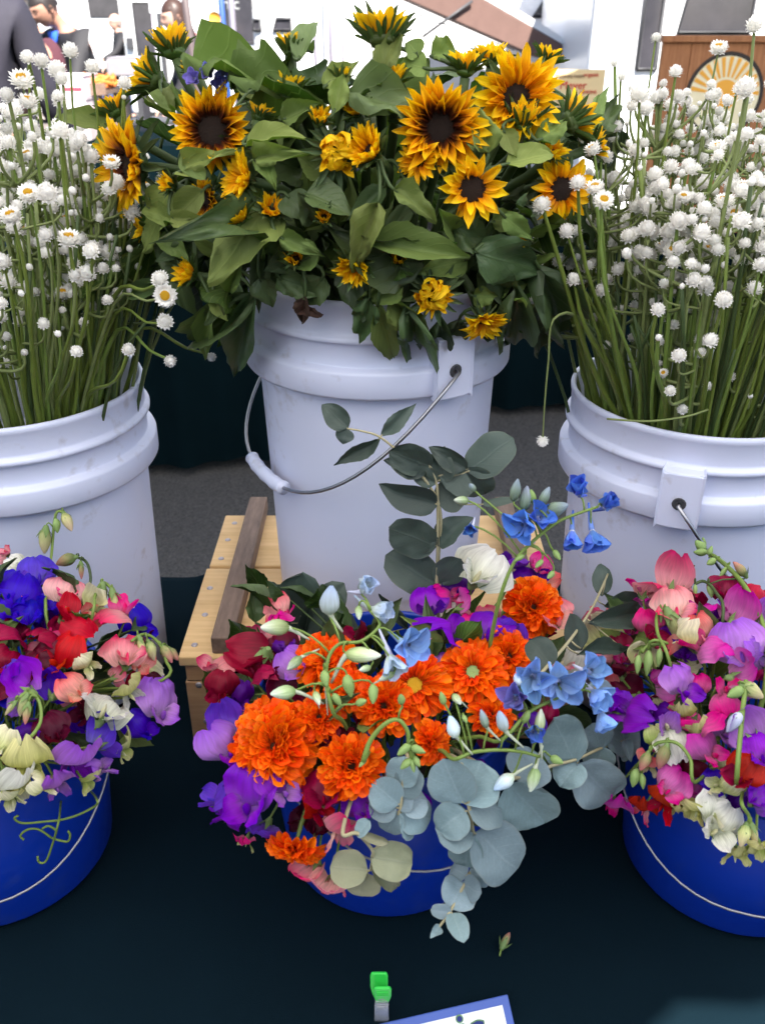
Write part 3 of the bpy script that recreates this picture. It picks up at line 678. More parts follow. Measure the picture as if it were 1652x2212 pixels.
for px, py, d, f, lb, st in [(420, 150, 75, (-.3, -.2, .9), 'small half-open sunflower tucked in behind the broad pale leaf', 'half'), (560, 165, 70, (.1, -.2, 1), 'small sunflower tuft beneath the broad pale leaf', 'half'), (770, 240, 80, (-.2, -.5, .8), 'half-open sunflower just above the middle pair', 'half'), (880, 235, 75, (-.4, -.3, .8), 'small sunflower pressed against the side of the largest one', 'half'), (1060, 130, 95, (.0, -.1, 1), 'sunflower with upright petals behind the large bright one', 'half'), (1180, 130, 85, (.4, .1, .9), 'sunflower edge rising behind the large bright one near the lemon sign', 'half'), (700, 470, 65, (.0, -.8, .5), 'small yellow-tipped sunflower bud above the leaf with the hole', 'closed'), (370, 400, 70, (-.6, -.6, .4), 'small sunflower bud pressed behind the large brown-based one', 'closed')]:
    S(px, py, d, f, lb, st, k=1.0, npet=14)
# the big leaves, each joined to the nearest sunflower stem
def near_stem(p):
    best = None
    for t, path in SUNF:
        for q in path[5:]:
            d = (q - p).length
            if best is None or d < best[0]: best = (d, t, q)
    return best[1], best[2]
def sleaf(bx, by, tx, ty, wpx, k=1.04, mat='leaf', meshes=LEAF, face=None, dy=0):
    b = SUNE.hit(bx, by, k * .96); tp = SUNE.hit(tx, ty, k); tp.y += dy
    n = SUNE.n((b + tp) / 2) * .8 + (CAM - b).normalized() * .7 + V((0, 0, .3)) + rv(.25)
    if face: n = V(face)
    t, q = near_stem(b); r = V(t.location)
    o = put_leaf(t, b, tp, px2m(tp, wpx) * .90, n, meshes, M[mat], r)
    dd = (b - q)
    MB().tube(bez(q, q + dd * .3 + V((0, 0, .012)), b - (tp - b).normalized() * .012, b + (tp - b).normalized() * .004, 5), [.0024, .0022, .002, .0018, .0017, .0016], 5).build('leaf_stalk', M['stem_dark'], t, off=r)
    return o
UPF = (0, -.45, .9)
for a in [
 (405, 150, 668, 160, 120, 1.12, 'leaf_light', LEAF, (0, -.75, .7)), (500, 190, 672, 172, 100, 1.1, 'leaf', LEAF, (0, -.6, .8)),
 (645, 130, 682, 32, 62, 1.12, 'leaf_spot', LEAFB, (-.3, -.9, .1)), (818, 165, 868, 52, 66, 1.14, 'leaf', LEAF), (905, 120, 880, 90, 60, 1.1, 'leaf', LEAFB),
 (748, 205, 956, 246, 120, 1.10, 'leaf_spot', LEAF, (0, -.75, .6)), (722, 245, 742, 158, 52, 1.1, 'leaf_light', LEAFN), (700, 190, 770, 120, 60, 1.08, 'leaf', LEAF),
 (235, 270, 115, 258, 66, 1.14, 'leaf', LEAFB, (0, -.7, .7)), (232, 295, 165, 335, 52, 1.14, 'leaf_light', LEAF), (380, 260, 320, 195, 75, 1.04, 'leaf', LEAF), (350, 200, 420, 265, 70, 1.06, 'leaf_light', LEAF),
 (388, 372, 505, 308, 62, 1.10, 'leaf_light', LEAF), (395, 330, 440, 385, 60, 1.08, 'leaf', LEAFB), (530, 315, 655, 282, 62, 1.1, 'leaf_light', LEAFB, (0, -.6, .8)), (552, 345, 652, 325, 58, 1.12, 'leaf_light', LEAF), (560, 330, 590, 395, 55, 1.1, 'leaf_light', LEAF),
 (440, 410, 372, 475, 70, 1.06, 'leaf', LEAFB), (370, 470, 445, 480, 45, 1.08, 'leaf_light', LEAFB), (320, 450, 400, 495, 55, 1.04, 'leaf', LEAF), (360, 500, 405, 565, 70, 1.03, 'leaf', LEAF), (420, 520, 380, 590, 70, .99, 'leaf_dark', LEAF),
 (605, 515, 690, 545, 52, 1.07, 'leaf_light', LEAF), (690, 545, 590, 560, 80, 1.0, 'leaf', LEAF), (818, 438, 752, 590, 84, 1.12, 'leaf_light', LEAF, (-.2, -.95, .15)), (850, 412, 948, 470, 66, 1.12, 'leaf_light', LEAF, (.1, -.7, .6)),
 (790, 520, 1012, 560, 88, 1.10, 'leaf', LEAFN, (0, -.8, .6)), (1055, 330, 1028, 222, 78, 1.14, 'leaf', LEAF, (.1, -.95, .1)), (1092, 355, 1198, 328, 66, 1.14, 'leaf_light', LEAFB, (.1, -.6, .7)), (1165, 305, 1232, 248, 62, 1.12, 'leaf', LEAF), (1085, 280, 1115, 340, 50, 1.12, 'leaf_light', LEAFN),
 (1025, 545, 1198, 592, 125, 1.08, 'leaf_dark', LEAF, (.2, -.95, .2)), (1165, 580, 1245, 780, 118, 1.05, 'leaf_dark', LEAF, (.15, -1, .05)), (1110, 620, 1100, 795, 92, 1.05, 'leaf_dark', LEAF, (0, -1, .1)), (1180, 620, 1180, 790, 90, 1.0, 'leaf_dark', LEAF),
 (1262, 292, 1308, 192, 48, 1.06, 'leaf', LEAFN), (1285, 300, 1335, 205, 60, 1.03, 'leaf_dark', LEAF), (1085, 465, 1158, 520, 55, 1.1, 'leaf_light', LEAF), (1060, 480, 1130, 470, 60, 1.0, 'leaf', LEAF),
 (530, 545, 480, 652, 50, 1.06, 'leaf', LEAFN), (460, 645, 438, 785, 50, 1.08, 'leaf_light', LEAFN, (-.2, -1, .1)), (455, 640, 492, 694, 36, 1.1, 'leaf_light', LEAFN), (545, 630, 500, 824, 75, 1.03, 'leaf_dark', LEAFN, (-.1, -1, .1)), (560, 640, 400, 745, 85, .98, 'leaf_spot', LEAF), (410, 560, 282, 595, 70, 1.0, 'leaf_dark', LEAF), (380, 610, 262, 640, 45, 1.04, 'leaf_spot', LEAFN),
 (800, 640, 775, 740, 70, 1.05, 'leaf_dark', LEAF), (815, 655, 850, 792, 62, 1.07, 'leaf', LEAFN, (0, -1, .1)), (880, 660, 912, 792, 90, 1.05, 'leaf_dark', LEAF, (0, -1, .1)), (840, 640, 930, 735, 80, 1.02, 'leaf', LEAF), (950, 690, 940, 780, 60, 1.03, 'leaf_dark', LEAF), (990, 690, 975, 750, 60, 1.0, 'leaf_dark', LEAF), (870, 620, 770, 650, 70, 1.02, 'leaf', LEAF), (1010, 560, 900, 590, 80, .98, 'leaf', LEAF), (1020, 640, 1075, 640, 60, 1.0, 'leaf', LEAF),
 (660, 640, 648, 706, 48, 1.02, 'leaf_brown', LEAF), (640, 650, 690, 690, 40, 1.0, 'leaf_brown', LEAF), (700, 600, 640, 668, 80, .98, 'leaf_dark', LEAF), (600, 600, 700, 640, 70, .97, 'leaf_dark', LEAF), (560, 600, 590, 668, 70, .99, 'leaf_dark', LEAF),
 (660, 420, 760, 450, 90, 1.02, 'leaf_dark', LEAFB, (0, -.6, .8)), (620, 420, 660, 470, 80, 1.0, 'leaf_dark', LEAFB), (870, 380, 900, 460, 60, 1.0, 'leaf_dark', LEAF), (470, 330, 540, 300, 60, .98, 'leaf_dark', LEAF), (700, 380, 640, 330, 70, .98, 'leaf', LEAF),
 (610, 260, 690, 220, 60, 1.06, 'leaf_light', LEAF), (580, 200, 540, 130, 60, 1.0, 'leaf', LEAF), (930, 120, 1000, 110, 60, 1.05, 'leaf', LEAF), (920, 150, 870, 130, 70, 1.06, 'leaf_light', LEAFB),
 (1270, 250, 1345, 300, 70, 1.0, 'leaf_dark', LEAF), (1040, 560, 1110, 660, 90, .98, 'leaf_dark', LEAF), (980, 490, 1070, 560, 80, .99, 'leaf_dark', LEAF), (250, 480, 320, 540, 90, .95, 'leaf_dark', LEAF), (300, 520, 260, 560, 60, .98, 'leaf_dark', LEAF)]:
    sleaf(*a)
def proj(p): d = p - CAM; q = d.dot(CF); return 826 + FPX * d.x / q, 1106 - FPX * d.dot(CU) / q
KEEP = [(1020, 408, 85), (950, 276, 80), (458, 282, 70), (1115, 212, 75), (1212, 408, 55), (728, 328, 50), (800, 328, 50), (935, 638, 55), (285, 358, 75), (1045, 692, 45), (660, 720, 95), (600, 760, 80), (970, 800, 60), (530, 388, 50)]
def blocks(*pts):
    for p in pts:
        x, y = proj(p)
        if y < 112 + .00045 * (x - 640) ** 2 * (1 if x < 640 else .35): return True
        if any((x - a) ** 2 + (y - b) ** 2 < r * r for a, b, r in KEEP): return True
    return False
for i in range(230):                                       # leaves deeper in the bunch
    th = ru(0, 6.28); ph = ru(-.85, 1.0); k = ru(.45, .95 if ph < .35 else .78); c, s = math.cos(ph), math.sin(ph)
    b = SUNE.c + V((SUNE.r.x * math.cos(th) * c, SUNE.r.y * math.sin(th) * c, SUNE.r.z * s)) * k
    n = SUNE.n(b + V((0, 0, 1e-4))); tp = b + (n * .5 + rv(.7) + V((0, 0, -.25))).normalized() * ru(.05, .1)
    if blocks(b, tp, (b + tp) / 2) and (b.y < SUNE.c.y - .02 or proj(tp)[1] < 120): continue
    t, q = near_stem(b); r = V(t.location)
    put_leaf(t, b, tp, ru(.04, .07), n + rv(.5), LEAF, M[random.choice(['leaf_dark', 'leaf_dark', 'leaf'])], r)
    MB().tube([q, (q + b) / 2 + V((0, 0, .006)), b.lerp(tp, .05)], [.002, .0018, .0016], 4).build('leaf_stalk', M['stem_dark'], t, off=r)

for i in range(120):                                       # narrow upper leaves near the outside of the bunch
    th = ru(3.0, 6.5); ph = ru(-.55, 1.05); k = ru(.84, 1.0); c, s = math.cos(ph), math.sin(ph)
    b = SUNE.c + V((SUNE.r.x * math.cos(th) * c, SUNE.r.y * math.sin(th) * c, SUNE.r.z * s)) * k * .93
    n = SUNE.n(b + V((0, 0, 1e-4))); tp = b + (n * .6 + rv(.75) + V((0, -.1, .15))).normalized() * ru(.035, .065)
    if blocks(b, tp, (b + tp) / 2): continue
    t, q = near_stem(b); r = V(t.location)
    put_leaf(t, b, tp, ru(.014, .028), n + V((0, -.3, .3)) + rv(.5), LEAFN, M[random.choice(['leaf_dark', 'leaf', 'bract', 'leaf_light'])], r)
    MB().tube([q, (q + b) / 2 + V((0, 0, .006)), b.lerp(tp, .05)], [.002, .0018, .0014], 4).build('leaf_stalk', M['stem_dark'], t, off=r)

# ------------------------------------------------------------------ white everlastings
def ever_head(seed, openness):
    random.seed(seed); m = MB()
    lats = [-62, -42, -22, -2, 18, 38, 58] if openness < .6 else [-58, -36, -14, 8, 26]
    for r, la in enumerate(lats):
        nn = max(6, int(14 * math.cos(R(la)) + 2)); f = r / (len(lats) - 1)
        for i in range(nn):
            a = 2 * math.pi * (i + .5 * (r % 2) + ru(-.18, .18)) / nn; ph = R(la + ru(-4, 4)); L = ru(.24, .34); W = ru(.17, .23)
            fl_ = R((34 - 22 * f + ru(-10, 14)) if openness < .6 else (26 + 34 * f * openness + ru(-8, 12)))
            ra = V((math.cos(a), math.sin(a), 0)); ta = V((-math.sin(a), math.cos(a), 0)); nr = ra * math.cos(ph) + V((0, 0, math.sin(ph))); tg = -ra * math.sin(ph) + V((0, 0, math.cos(ph)))
            x = tg * math.cos(fl_) + nr * math.sin(fl_); p = nr * .355 - V((0, 0, .02)); b = len(m.v)
            for (q, wv) in ((0, .6), (.5, 1), (.82, .62)):
                for sg in (-1, 1): m.v.append(tuple(p + x * (L * q) + ta * (W * wv * sg * .5) - nr * (.03 * q * q))); m.uv.append((sg * .5 + .5, .25 + .75 * q))
            m.v.append(tuple(p + x * L + nr * .03)); m.uv.append((.5, 1))
            m.f += [(b, b + 1, b + 3, b + 2), (b + 2, b + 3, b + 5, b + 4), (b + 4, b + 5, b + 6)]
    k0 = len(m.uv); m.lathe([(.0001, -.40), (.16, -.36), (.31, -.22), (.36, -.02), (.30, .16), (.16, .24 if openness < .6 else .12), (.0001, .28 if openness < .6 else .12)], 12)
    for i in range(k0, len(m.uv)): m.uv[i] = (m.uv[i][0], .5)
    return m.mesh('flower_head')
HEADS = [ever_head(s, o) for s, o in ((1, .2), (2, .35), (3, .1), (4, .5), (5, .25))]; HEADS_OPEN = [ever_head(s, .95) for s in (11, 12, 13)]
random.seed(3); bm_ = MB(); bm_.lathe([(.0001, -.4), (.2, -.34), (.36, -.1), (.38, .08), (.3, .3), (.16, .44), (.0001, .48)], 9)
for i in range(16):
    a = i * 2.4; zz = -.25 + i * .03; ra = V((math.cos(a), math.sin(a), 0)); b = len(bm_.v)
    for p in (ra * .33 + V((-.1 * ra.y, .1 * ra.x, zz)), ra * .33 + V((.1 * ra.y, -.1 * ra.x, zz)), ra * .42 + V((0, 0, zz + .26))): bm_.v.append(tuple(p)); bm_.uv.append((.5, .9))
    bm_.f.append((b, b + 1, b + 2))
BUDW = bm_.mesh('flower_bud')
cm = MB().lathe([(.0001, .16), (.14, .15), (.24, .09), (.27, .0), (.2, -.06)], 12)
for i in range(30):
    a = i * 2.4; r = .24 * math.sqrt(i / 30); p = V((r * math.cos(a), r * math.sin(a), .12)); cm.tube([p, p + V((0, 0, .07))], [.03, .02], 4)
EYE = cm.mesh('flower_centre')
random.seed(11)
def everlasting(bucket, tops, label, group, rimf=None, dirn=None, bend=None, via=None):
    """tops: list of (point, size, open?) - the first is the main head"""
    p = tops[0][0]
    v = V((p.x - bucket.x, p.y - bucket.y, 0)); k = min(1, v.length / .165)
    ro = v.normalized() * (.126 * k * ru(.9, 1.06)) if v.length > 1e-4 else V((0, 0, 0))
    base = bucket + V((ro.x * -.35 + ru(-.03, .03), ro.y * -.35 + ru(-.03, .03), .012)); rim = bucket + V((ro.x, ro.y, BH - .01))
    t = thing('everlasting_flower', base, label, 'flower', group); b0 = V(base)
    up = (p - rim)
    if via: path = smooth_path([base, base.lerp(rim, .6), rim] + via + [p], 4)
    else:
        wob = rv(.018); path = bez(base, base.lerp(rim, .5), rim - up.normalized() * .06, rim, 4) + bez(rim, rim + (rim - base).normalized() * up.length * .35 + wob, p - V((v.x * .1, v.y * .1, up.length * .35)) - wob, p, 8)[1:]
    rw_ = ru(.0015, .0027); rr = [rw_ * (1.5 - .85 * i / (len(path) - 1)) for i in range(len(path))]
    MB().tube(path, rr, 6, ru(.55, 1.0), cap=False).build('stem', M[random.choice(['stem_wing', 'stem_wing', 'stem', 'stem_pale'])], t, off=b0)
    for i, (q, s, op) in enumerate(tops):
        if i == 0: d = (path[-1] - path[-2]).normalized()
        else:
            jn = ([w_ for w_ in path[5:] if w_.z < q.z - .014] or [path[5]])[-1] if not via else path[-3]; mid = jn.lerp(q, .5) + V((0, 0, -.006)) + (q - p).normalized() * .006
            bp_ = bez(jn, mid, q - V((0, 0, .02)), q, 5); MB().tube(bp_, [rw_ * .8, rw_ * .75, rw_ * .7, rw_ * .65, rw_ * .6, rw_ * .55], 5, cap=False).build('branch', M['stem_pale'], t, off=b0); d = (bp_[-1] - bp_[-2]).normalized()
        if dirn: d = V(dirn)
        else: d = (d + V((0, -.12, .25)) + rv(.35)).normalized()
        F = frame_z(d, rv(1)); me = BUDW if op < 0 else (random.choice(HEADS_OPEN) if op else random.choice(HEADS))
        s *= .62 if op < 0 else .80
        h = new_obj('flower_bud' if op < 0 else 'flower_head', me, t, M['white_scale']); place(h, q - b0 + d * s * .30, F, (s, s, s * ru(.85, 1.0)))
        if op > 0: e = new_obj('flower_centre', EYE, h, M['yellow_centre']); e.location = (0, 0, .10)
    return t
def EL(where, kind): return ('white everlasting ' + {1: 'with yellow eye', 0: 'with closed heads', -1: 'bearing tiny buds'}[kind] + ' in the bucket behind ' + where, 'everlastings behind ' + where)
W_R, W_L = 'the pink sweet peas', 'the indigo and red sweet peas'
def bunch(bk, n, wh, seed, xmin=-9, xmax=9):
    random.seed(seed); made = 0
    while made < n:
        r = rnd() ** .42; a = ru(0, 6.283); x = bk.x + .20 * r * math.cos(a); y = bk.y + .175 * r * math.sin(a)
        front = (bk.y - y) / .175
        if front > .0: z = 1.225 + .215 * rnd() ** .50
        else: z = 1.34 + .14 * rnd() ** .8
        p = V((x, y, z))
        d = p - CAM; dep = d.dot(CF); px = 826 + FPX * d.x / dep; py = 1106 - FPX * d.dot(CU) / dep
        if px < xmin or px > xmax or py < (150 + max(0, 1420 - px) * 1.35 if bk.x > 0 else 225 + max(0, px - 60) * .7): continue
        s = ru(.0155, .0215) if z > 1.30 else ru(.0115, .0165)
        tops = [(p, s, 1 if rnd() < .12 else 0)]
        for _ in range(random.choice((5, 6, 7, 8))):
            q = p + V((ru(-.042, .042), ru(-.04, .04), ru(-.060, .018))); tops.append((q, s * ru(.6, 1.0), 1 if rnd() < .04 else (-1 if rnd() < .22 else 0)))
        everlasting(bk, tops, *EL(wh, 1 if any(q[2] > 0 for q in tops) else 0)); made += 1
bunch(WB_R, 110, W_R, 21, 1090, 1840); bunch(WB_L, 88, W_L, 22, -90, 345)
# single heads standing clear of the rest
random.seed(5)
for px, py, s, op, y, lb in [(1415, 88, 27, 0, 1.12, 'tall'), (1550, 114, 42, 1, 1.0, ''), (1327, 142, 24, 0, 1.05, ''), (1458, 165, 38, 0, .98, ''), (1628, 66, 48, 0, 1.0, ''), (1380, 215, 52, 0, .9, ''), (1610, 205, 60, 0, .82, ''), (1340, 172, 26, 0, 1.0, ''), (1283, 332, 42, 1, .86, ''), (1248, 405, 44, 0, .84, ''), (1285, 415, 44, 1, .83, ''), (1300, 442, 48, 1, .81, ''), (1172, 452, 48, 0, .85, ''), (1225, 508, 40, 0, .84, ''), (1420, 735, 32, -1, .80, ''), (1418, 675, 36, 0, .80, ''), (1560, 655, 44, 0, .78, ''), (1240, 610, 36, 0, .86, ''), (1490, 575, 30, 0, .8, ''), (1640, 580, 40, 0, .8, '')]:
    p = atY(px, py, y); everlasting(WB_R, [(p, px2m(p, s), op)], *EL(W_R, op))
for px, py, s, op, y in [(152, 122, 46, 0, .95), (62, 132, 36, 0, .96), (90, 140, 40, 0, .96), (124, 162, 48, 0, .93), (137, 180, 38, 0, .92), (200, 153, 38, 0, .95), (50, 186, 56, 1, .90), (62, 232, 50, 1, .89), (268, 186, 34, 0, .93), (268, 215, 22, -1, .93), (128, 218, 36, 0, .9), (20, 215, 40, 0, .9), (130, 292, 48, 0, .86), (30, 478, 52, 1, .82), (150, 528, 54, 1, .82), (200, 548, 42, 0, .82), (65, 430, 50, 1, .83), (105, 428, 54, 0, .82), (10, 575, 44, 0, .84), (62, 128, 30, 0, .97), (100, 515, 36, 0, .82), (165, 765, 32, 0, .82), (277, 760, 34, 0, .85), (128, 725, 30, -1, .82), (165, 602, 36, 0, .83), (188, 600, 46, 0, .83)]:
    p = atY(px, py, y); everlasting(WB_L, [(p, px2m(p, s), op)], *EL(W_L, op))
GE = 'everlastings straying from the bunch'
for px, py, s, op, y, dirn, lb in [(362, 638, 54, 1, .80, (-.05, -1, .25), 'white everlasting with yellow eye touching the small half-open sunflower'), (352, 607, 44, 0, .82, (-.4, -.6, .6), 'round white everlasting head squeezed behind the yellow-eyed one by the small sunflower'), (358, 698, 42, 0, .82, (.1, -.8, .6), 'white everlasting ball straying over the gap towards the sunflower bucket'), (457, 766, 26, 0, .95, (0, -.7, -.6), 'small white everlasting hanging beneath a narrow sunflower leaf'), (365, 776, 32, 0, .86, (.5, -.6, -.4), 'limp white everlasting bending out over the dark cloth')]:
    p = atY(px, py, y); v0 = WB_L + V((.10, -.02, BH + .03)); everlasting(WB_L, [(p, px2m(p, s), op)], lb, GE, dirn=dirn, via=[v0.lerp(p, .45) + V((0, 0, .035)), v0.lerp(p, .8) + V((0, 0, .01))])
p = atY(1172, 945, .86); everlasting(WB_R, [(p, px2m(p, 34), 0)], 'white everlasting hanging upside down from a broken stem outside its bucket', GE, dirn=(0, -.2, -1), via=[atY(1260, 700, .88), atY(1195, 690, .86), atY(1184, 780, .86), atY(1176, 870, .86)])
p = atY(640 + 780, 990, .80)
# dry grass band lying across the stems
MB().tube(smooth_path([atY(1310, 905, .845), atY(1400, 910, .83), atY(1480, 900, .83), atY(1528, 885, .84)], 5), .0012, 5).build('raffia', M['stem_pale']); tag(bpy.data.objects['raffia'], 'pale dry raffia strand tied across the everlasting stems', 'raffia')
for bk, lab, sd in ((WB_R, EL(W_R, -1), 31), (WB_L, EL(W_L, -1), 32)):   # bare stems packed in the bucket mouth
    random.seed(sd)
    for i in range(27):
        r = ru(.085, .133); a = ru(2.7, 6.7) if i % 4 else ru(0, 6.28); e = V((r * math.cos(a), r * math.sin(a), 0)); b = bk + e * .5 + V((0, 0, .012)); rim = bk + e + V((0, 0, BH - .02)); tp = rim + V((e.x * ru(.2, .9) + ru(-.02, .02), e.y * ru(.1, .6), ru(.16, .3)))
        t = thing('everlasting_flower', b, *(lab[0], 'flower', lab[1])); pa = bez(b, b.lerp(rim, .6), rim + V((0, 0, .05)) + rv(.015), tp, 8)
        MB().tube(pa, [.0036 * (1 - .055 * j) for j in range(9)], 5, ru(.4, .9)).build('stem', M[random.choice(['stem_wing', 'stem', 'stem_pale', 'stem_wing', 'stem_dark'])], t, off=b)
        for _ in range(3):
            a2 = a + ru(-.35, .35); e2 = V((math.cos(a2), math.sin(a2), 0)) * min(.135, r * ru(.8, 1.12)); rm2 = bk + e2 + V((0, 0, BH - .02)); tp2 = rm2 + V((e2.x * ru(.1, .9) + ru(-.03, .03), e2.y * ru(.1, .6), ru(.10, .26)))
            MB().tube(bez(b, b.lerp(rm2, .6), rm2 + V((0, 0, .05)) + rv(.02), tp2, 8), [ru(.0022, .0034) * (1 - .06 * j) for j in range(9)] if False else [.003 * (1 - .06 * j) for j in range(9)], 5, ru(.4, .9)).build('branch', M[random.choice(['stem_wing', 'stem_dark', 'stem_pale', 'stem_dark'])], t, off=b)
        h = new_obj('flower_bud', BUDW, t, M['white_scale']); s = ru(.006, .010); place(h, tp - b + V((0, 0, s * .3)), frame_z(V((0, 0, 1)) + rv(.4), rv(1)), (s, s, s))

# ------------------------------------------------------------------ sweet peas
def w_std(v): return max(.08, 1.15 * (math.sin(math.pi * min(1, .10 + v * .80) ** .9)) ** .7)
def std_mesh(seed, fold, ruff):
    m = MB()
    def fn(u, v):
        a = (u - .5) * 2; W = w_std(v) * .5; y = v * .92 + .10 * (1 - abs(a)) * 0 - (.10 * (1 - abs(a)) ** 2 if v > .9 else 0) + .10 * abs(a) * v * (1 - v)
        x = a * W; z = .05 - fold * a * a * W - .25 * v * v + .12 * math.sin(v * 3)
        z += ruff * noise.noise(V((a * 1.9 + seed * 4.7, v * 2.4, seed * 1.3))) * (.2 + .9 * max(abs(a), v) ** 2); y += .05 * noise.noise(V((a * 3, seed, v)))
        x += .05 * noise.noise(V((v * 3, seed * 2, a * 2)))
        return (x, y, z)
    return m.grid(10, 8, fn).mesh('standard_petal')
def wing_mesh(seed, sg):
    m = MB()
    def fn(u, v):
        a = (u - .5) * 2; W = .46 * (math.sin(math.pi * (.06 + .86 * v ** .8))) ** .8 * .5 + .02
        x = sg * (.05 + .10 * v + a * W * .55 + .06 * (1 - a * a)); y = .10 + a * W * .9 - .10 * v * v; z = .08 + v * .52
        z += .06 * noise.noise(V((a * 2, v * 2, seed))); x += sg * .10 * noise.noise(V((a * 2 + 5, v * 2.4, seed * 2)))
        return (x, y, z)
    return m.grid(6, 6, fn).mesh('wing_petal')
def keel_mesh():
    return MB().grid(8, 6, lambda u, v: (.05 * math.sin(u * 6.283) * math.sin(math.pi * min(.97, .1 + v * .85)), .02 + .12 * math.cos(u * 6.283) * math.sin(math.pi * min(.97, .1 + v * .85)) + .12 * v * v, .05 + .34 * v), True).mesh('keel')
def calyx_mesh():
    m = MB().grid(10, 3, lambda u, v: ((.06 + .07 * v) * math.cos(u * 6.283), (.06 + .07 * v) * math.sin(u * 6.283), -.12 + .16 * v), True)
    for i in range(5):
        a = 2 * math.pi * i / 5; ra = V((math.cos(a), math.sin(a), 0)); ta = V((-math.sin(a), math.cos(a), 0)); b = len(m.v)
        for p in (ra * .125 + ta * .08 + V((0, 0, .03)), ra * .125 - ta * .08 + V((0, 0, .03)), ra * .22 - ta * .03 + V((0, 0, .16)), ra * .26 + V((0, 0, .24)), ra * .22 + ta * .03 + V((0, 0, .16))): m.v.append(tuple(p)); m.uv.append((.5, .5))
        m.f.append((b, b + 1, b + 2, b + 3, b + 4))
    m.lathe([(.0001, -.13), (.06, -.12)], 8)
    return m.mesh('calyx')
random.seed(17)
STD = [std_mesh(i + 1, ru(.1, .7), ru(.18, .42)) for i in range(8)]; WNG = {s: [wing_mesh(i + 3, s) for i in range(3)] for s in (1, -1)}; KEEL = keel_mesh(); CALYX = calyx_mesh()
E_L = Ell((-.412, .690, .965), (.195, .165, .105)); E_C = Ell((.006, .70, .955), (.20, .165, .10)); E_R = Ell((.385, .685, .965), (.195, .165, .105))
def stem_into(t, bk, p, N, mat, rad=.0018, name='stem', n=6):
    b0 = V(t.location); v = V((p.x - bk.x, p.y - bk.y, 0))
    if v.length > .105: v = v.normalized() * .105
    rim = bk + V((v.x, v.y, BBH + .004)); a = p - N * .02
    mid = rim.lerp(a, .4) + V((0, 0, .012))
    pts = bez(b0, b0.lerp(rim, .5), b0.lerp(rim, .85), rim, 3) + bez(rim, mid, a - N * .012, p, n)[1:]
    MB().tube(pts, [rad] * (len(pts) - 2) + [rad * .8, rad * .7], 5, cap=False).build(name, mat, t, off=b0)
    return pts
BUCK = {'L': (BB_L, E_L, 'sweet pea in the blue bucket with hanging tendrils', 'sweet peas in the tendrilled bucket'), 'C': (BB_C, E_C, 'sweet pea among the orange calendula', 'sweet peas among the calendula'), 'R': (BB_R, E_R, 'sweet pea in the blue bucket with drooping yellow blossoms', 'sweet peas in the bucket with drooping yellow blossoms')}
CNAME = {'indigo': 'deep indigo blue', 'blueviolet': 'blue violet', 'violet': 'bright violet', 'deepviolet': 'very dark violet', 'lavender': 'pale lavender', 'orchid': 'orchid pink', 'hotpink': 'hot magenta pink', 'pink': 'rose pink', 'palepink': 'pale blush pink', 'salmon': 'salmon pink', 'red': 'scarlet red', 'crimson': 'crimson', 'maroon': 'dark maroon', 'white': 'pure white', 'cream': 'greenish cream', 'lime': 'lime cream', 'yellow': 'soft yellow'}
def sweet_pea(bk, px, py, spx, col, k=1.0, mode=None, wingcol=None, p=None):
    B, E, ln, gr = BUCK[bk]
    if p is None: p = E.hit(px, py, k)
    s = px2m(p, spx) * .86; n = E.n(p); v = (CAM - p).normalized()
    mode = mode or random.choice(('front', 'front', 'side', 'side', 'back', 'up'))
    side = V((-n.y, n.x, 0)).normalized() * random.choice((-1, 1)) if abs(n.z) < .98 else V((1, 0, 0))
    N = {'front': n * .5 + v * .8, 'side': side * .9 + n * .4 + v * .15, 'back': -v * .4 + side * .5 + V((0, 0, -.4)), 'up': V((0, 0, 1)) + n * .5, 'down': n * .6 + V((0, 0, -.9))}[mode] + rv(.25); N.normalize()
    F = frame_z(N, V((0, 0, 1)) + rv(.55) + n * .3)
    base = B + V(((p.x - B.x) * .25, (p.y - B.y) * .25, .012)); t = thing('sweet_pea', base, CNAME[col] + {'front': ' outward-facing ', 'side': ' sideways-turned ', 'back': ' turned-away ', 'up': ' upturned ', 'down': ' drooping '}[mode] + ln, 'sweet pea', gr); b0 = V(base)
    c = p - F @ V((0, .38 * s, 0))                           # blossom base so that its middle sits at p
    m1 = M['sp_' + col]; m2 = M['sp_' + (wingcol or col)]
    o = new_obj('standard_petal', random.choice(STD), t, m1); place(o, c - b0, F, (s * ru(.9, 1.1), s * ru(.9, 1.05), s))
    for sg in (1, -1):
        o = new_obj('wing_petal', random.choice(WNG[sg]), t, m2); sp = F @ Matrix.Rotation(sg * ru(.0, .5), 3, 'Y'); place(o, c - b0, sp, (s * ru(.9, 1.2),) * 3)
    o = new_obj('keel', KEEL, t, M['sp_cream'] if col in ('white', 'cream', 'yellow', 'lime') else m2); place(o, c - b0, F, (s, s, s))
    o = new_obj('calyx', CALYX, t, M['calyx']); place(o, c - b0 - F @ V((0, 0, .03 * s)), F @ Matrix.Rotation(R(-35), 3, 'X'), (s, s, s))
    q = c - F @ V((0, .02 * s, .12 * s))
    stem_into(t, B, q, (N * .5 + n * .5 + V((0, 0, .3))).normalized(), M['stem'], .0015)
    return t
def podmesh(r, seed):
    return MB().grid(10, 8, lambda u, v: (v, r * math.cos(u * 6.283) * (math.sin(math.pi * (.04 + .93 * v ** .8)) ** .8) * .9, r * 1.15 * math.sin(u * 6.283) * (math.sin(math.pi * (.04 + .93 * v ** .8)) ** .8) - .14 * v * v + .03 * noise.noise(V((u * 5, v * 5, seed)))), True).mesh('bud')
PODS = [podmesh(.24, 1), podmesh(.3, 2), podmesh(.19, 3)]
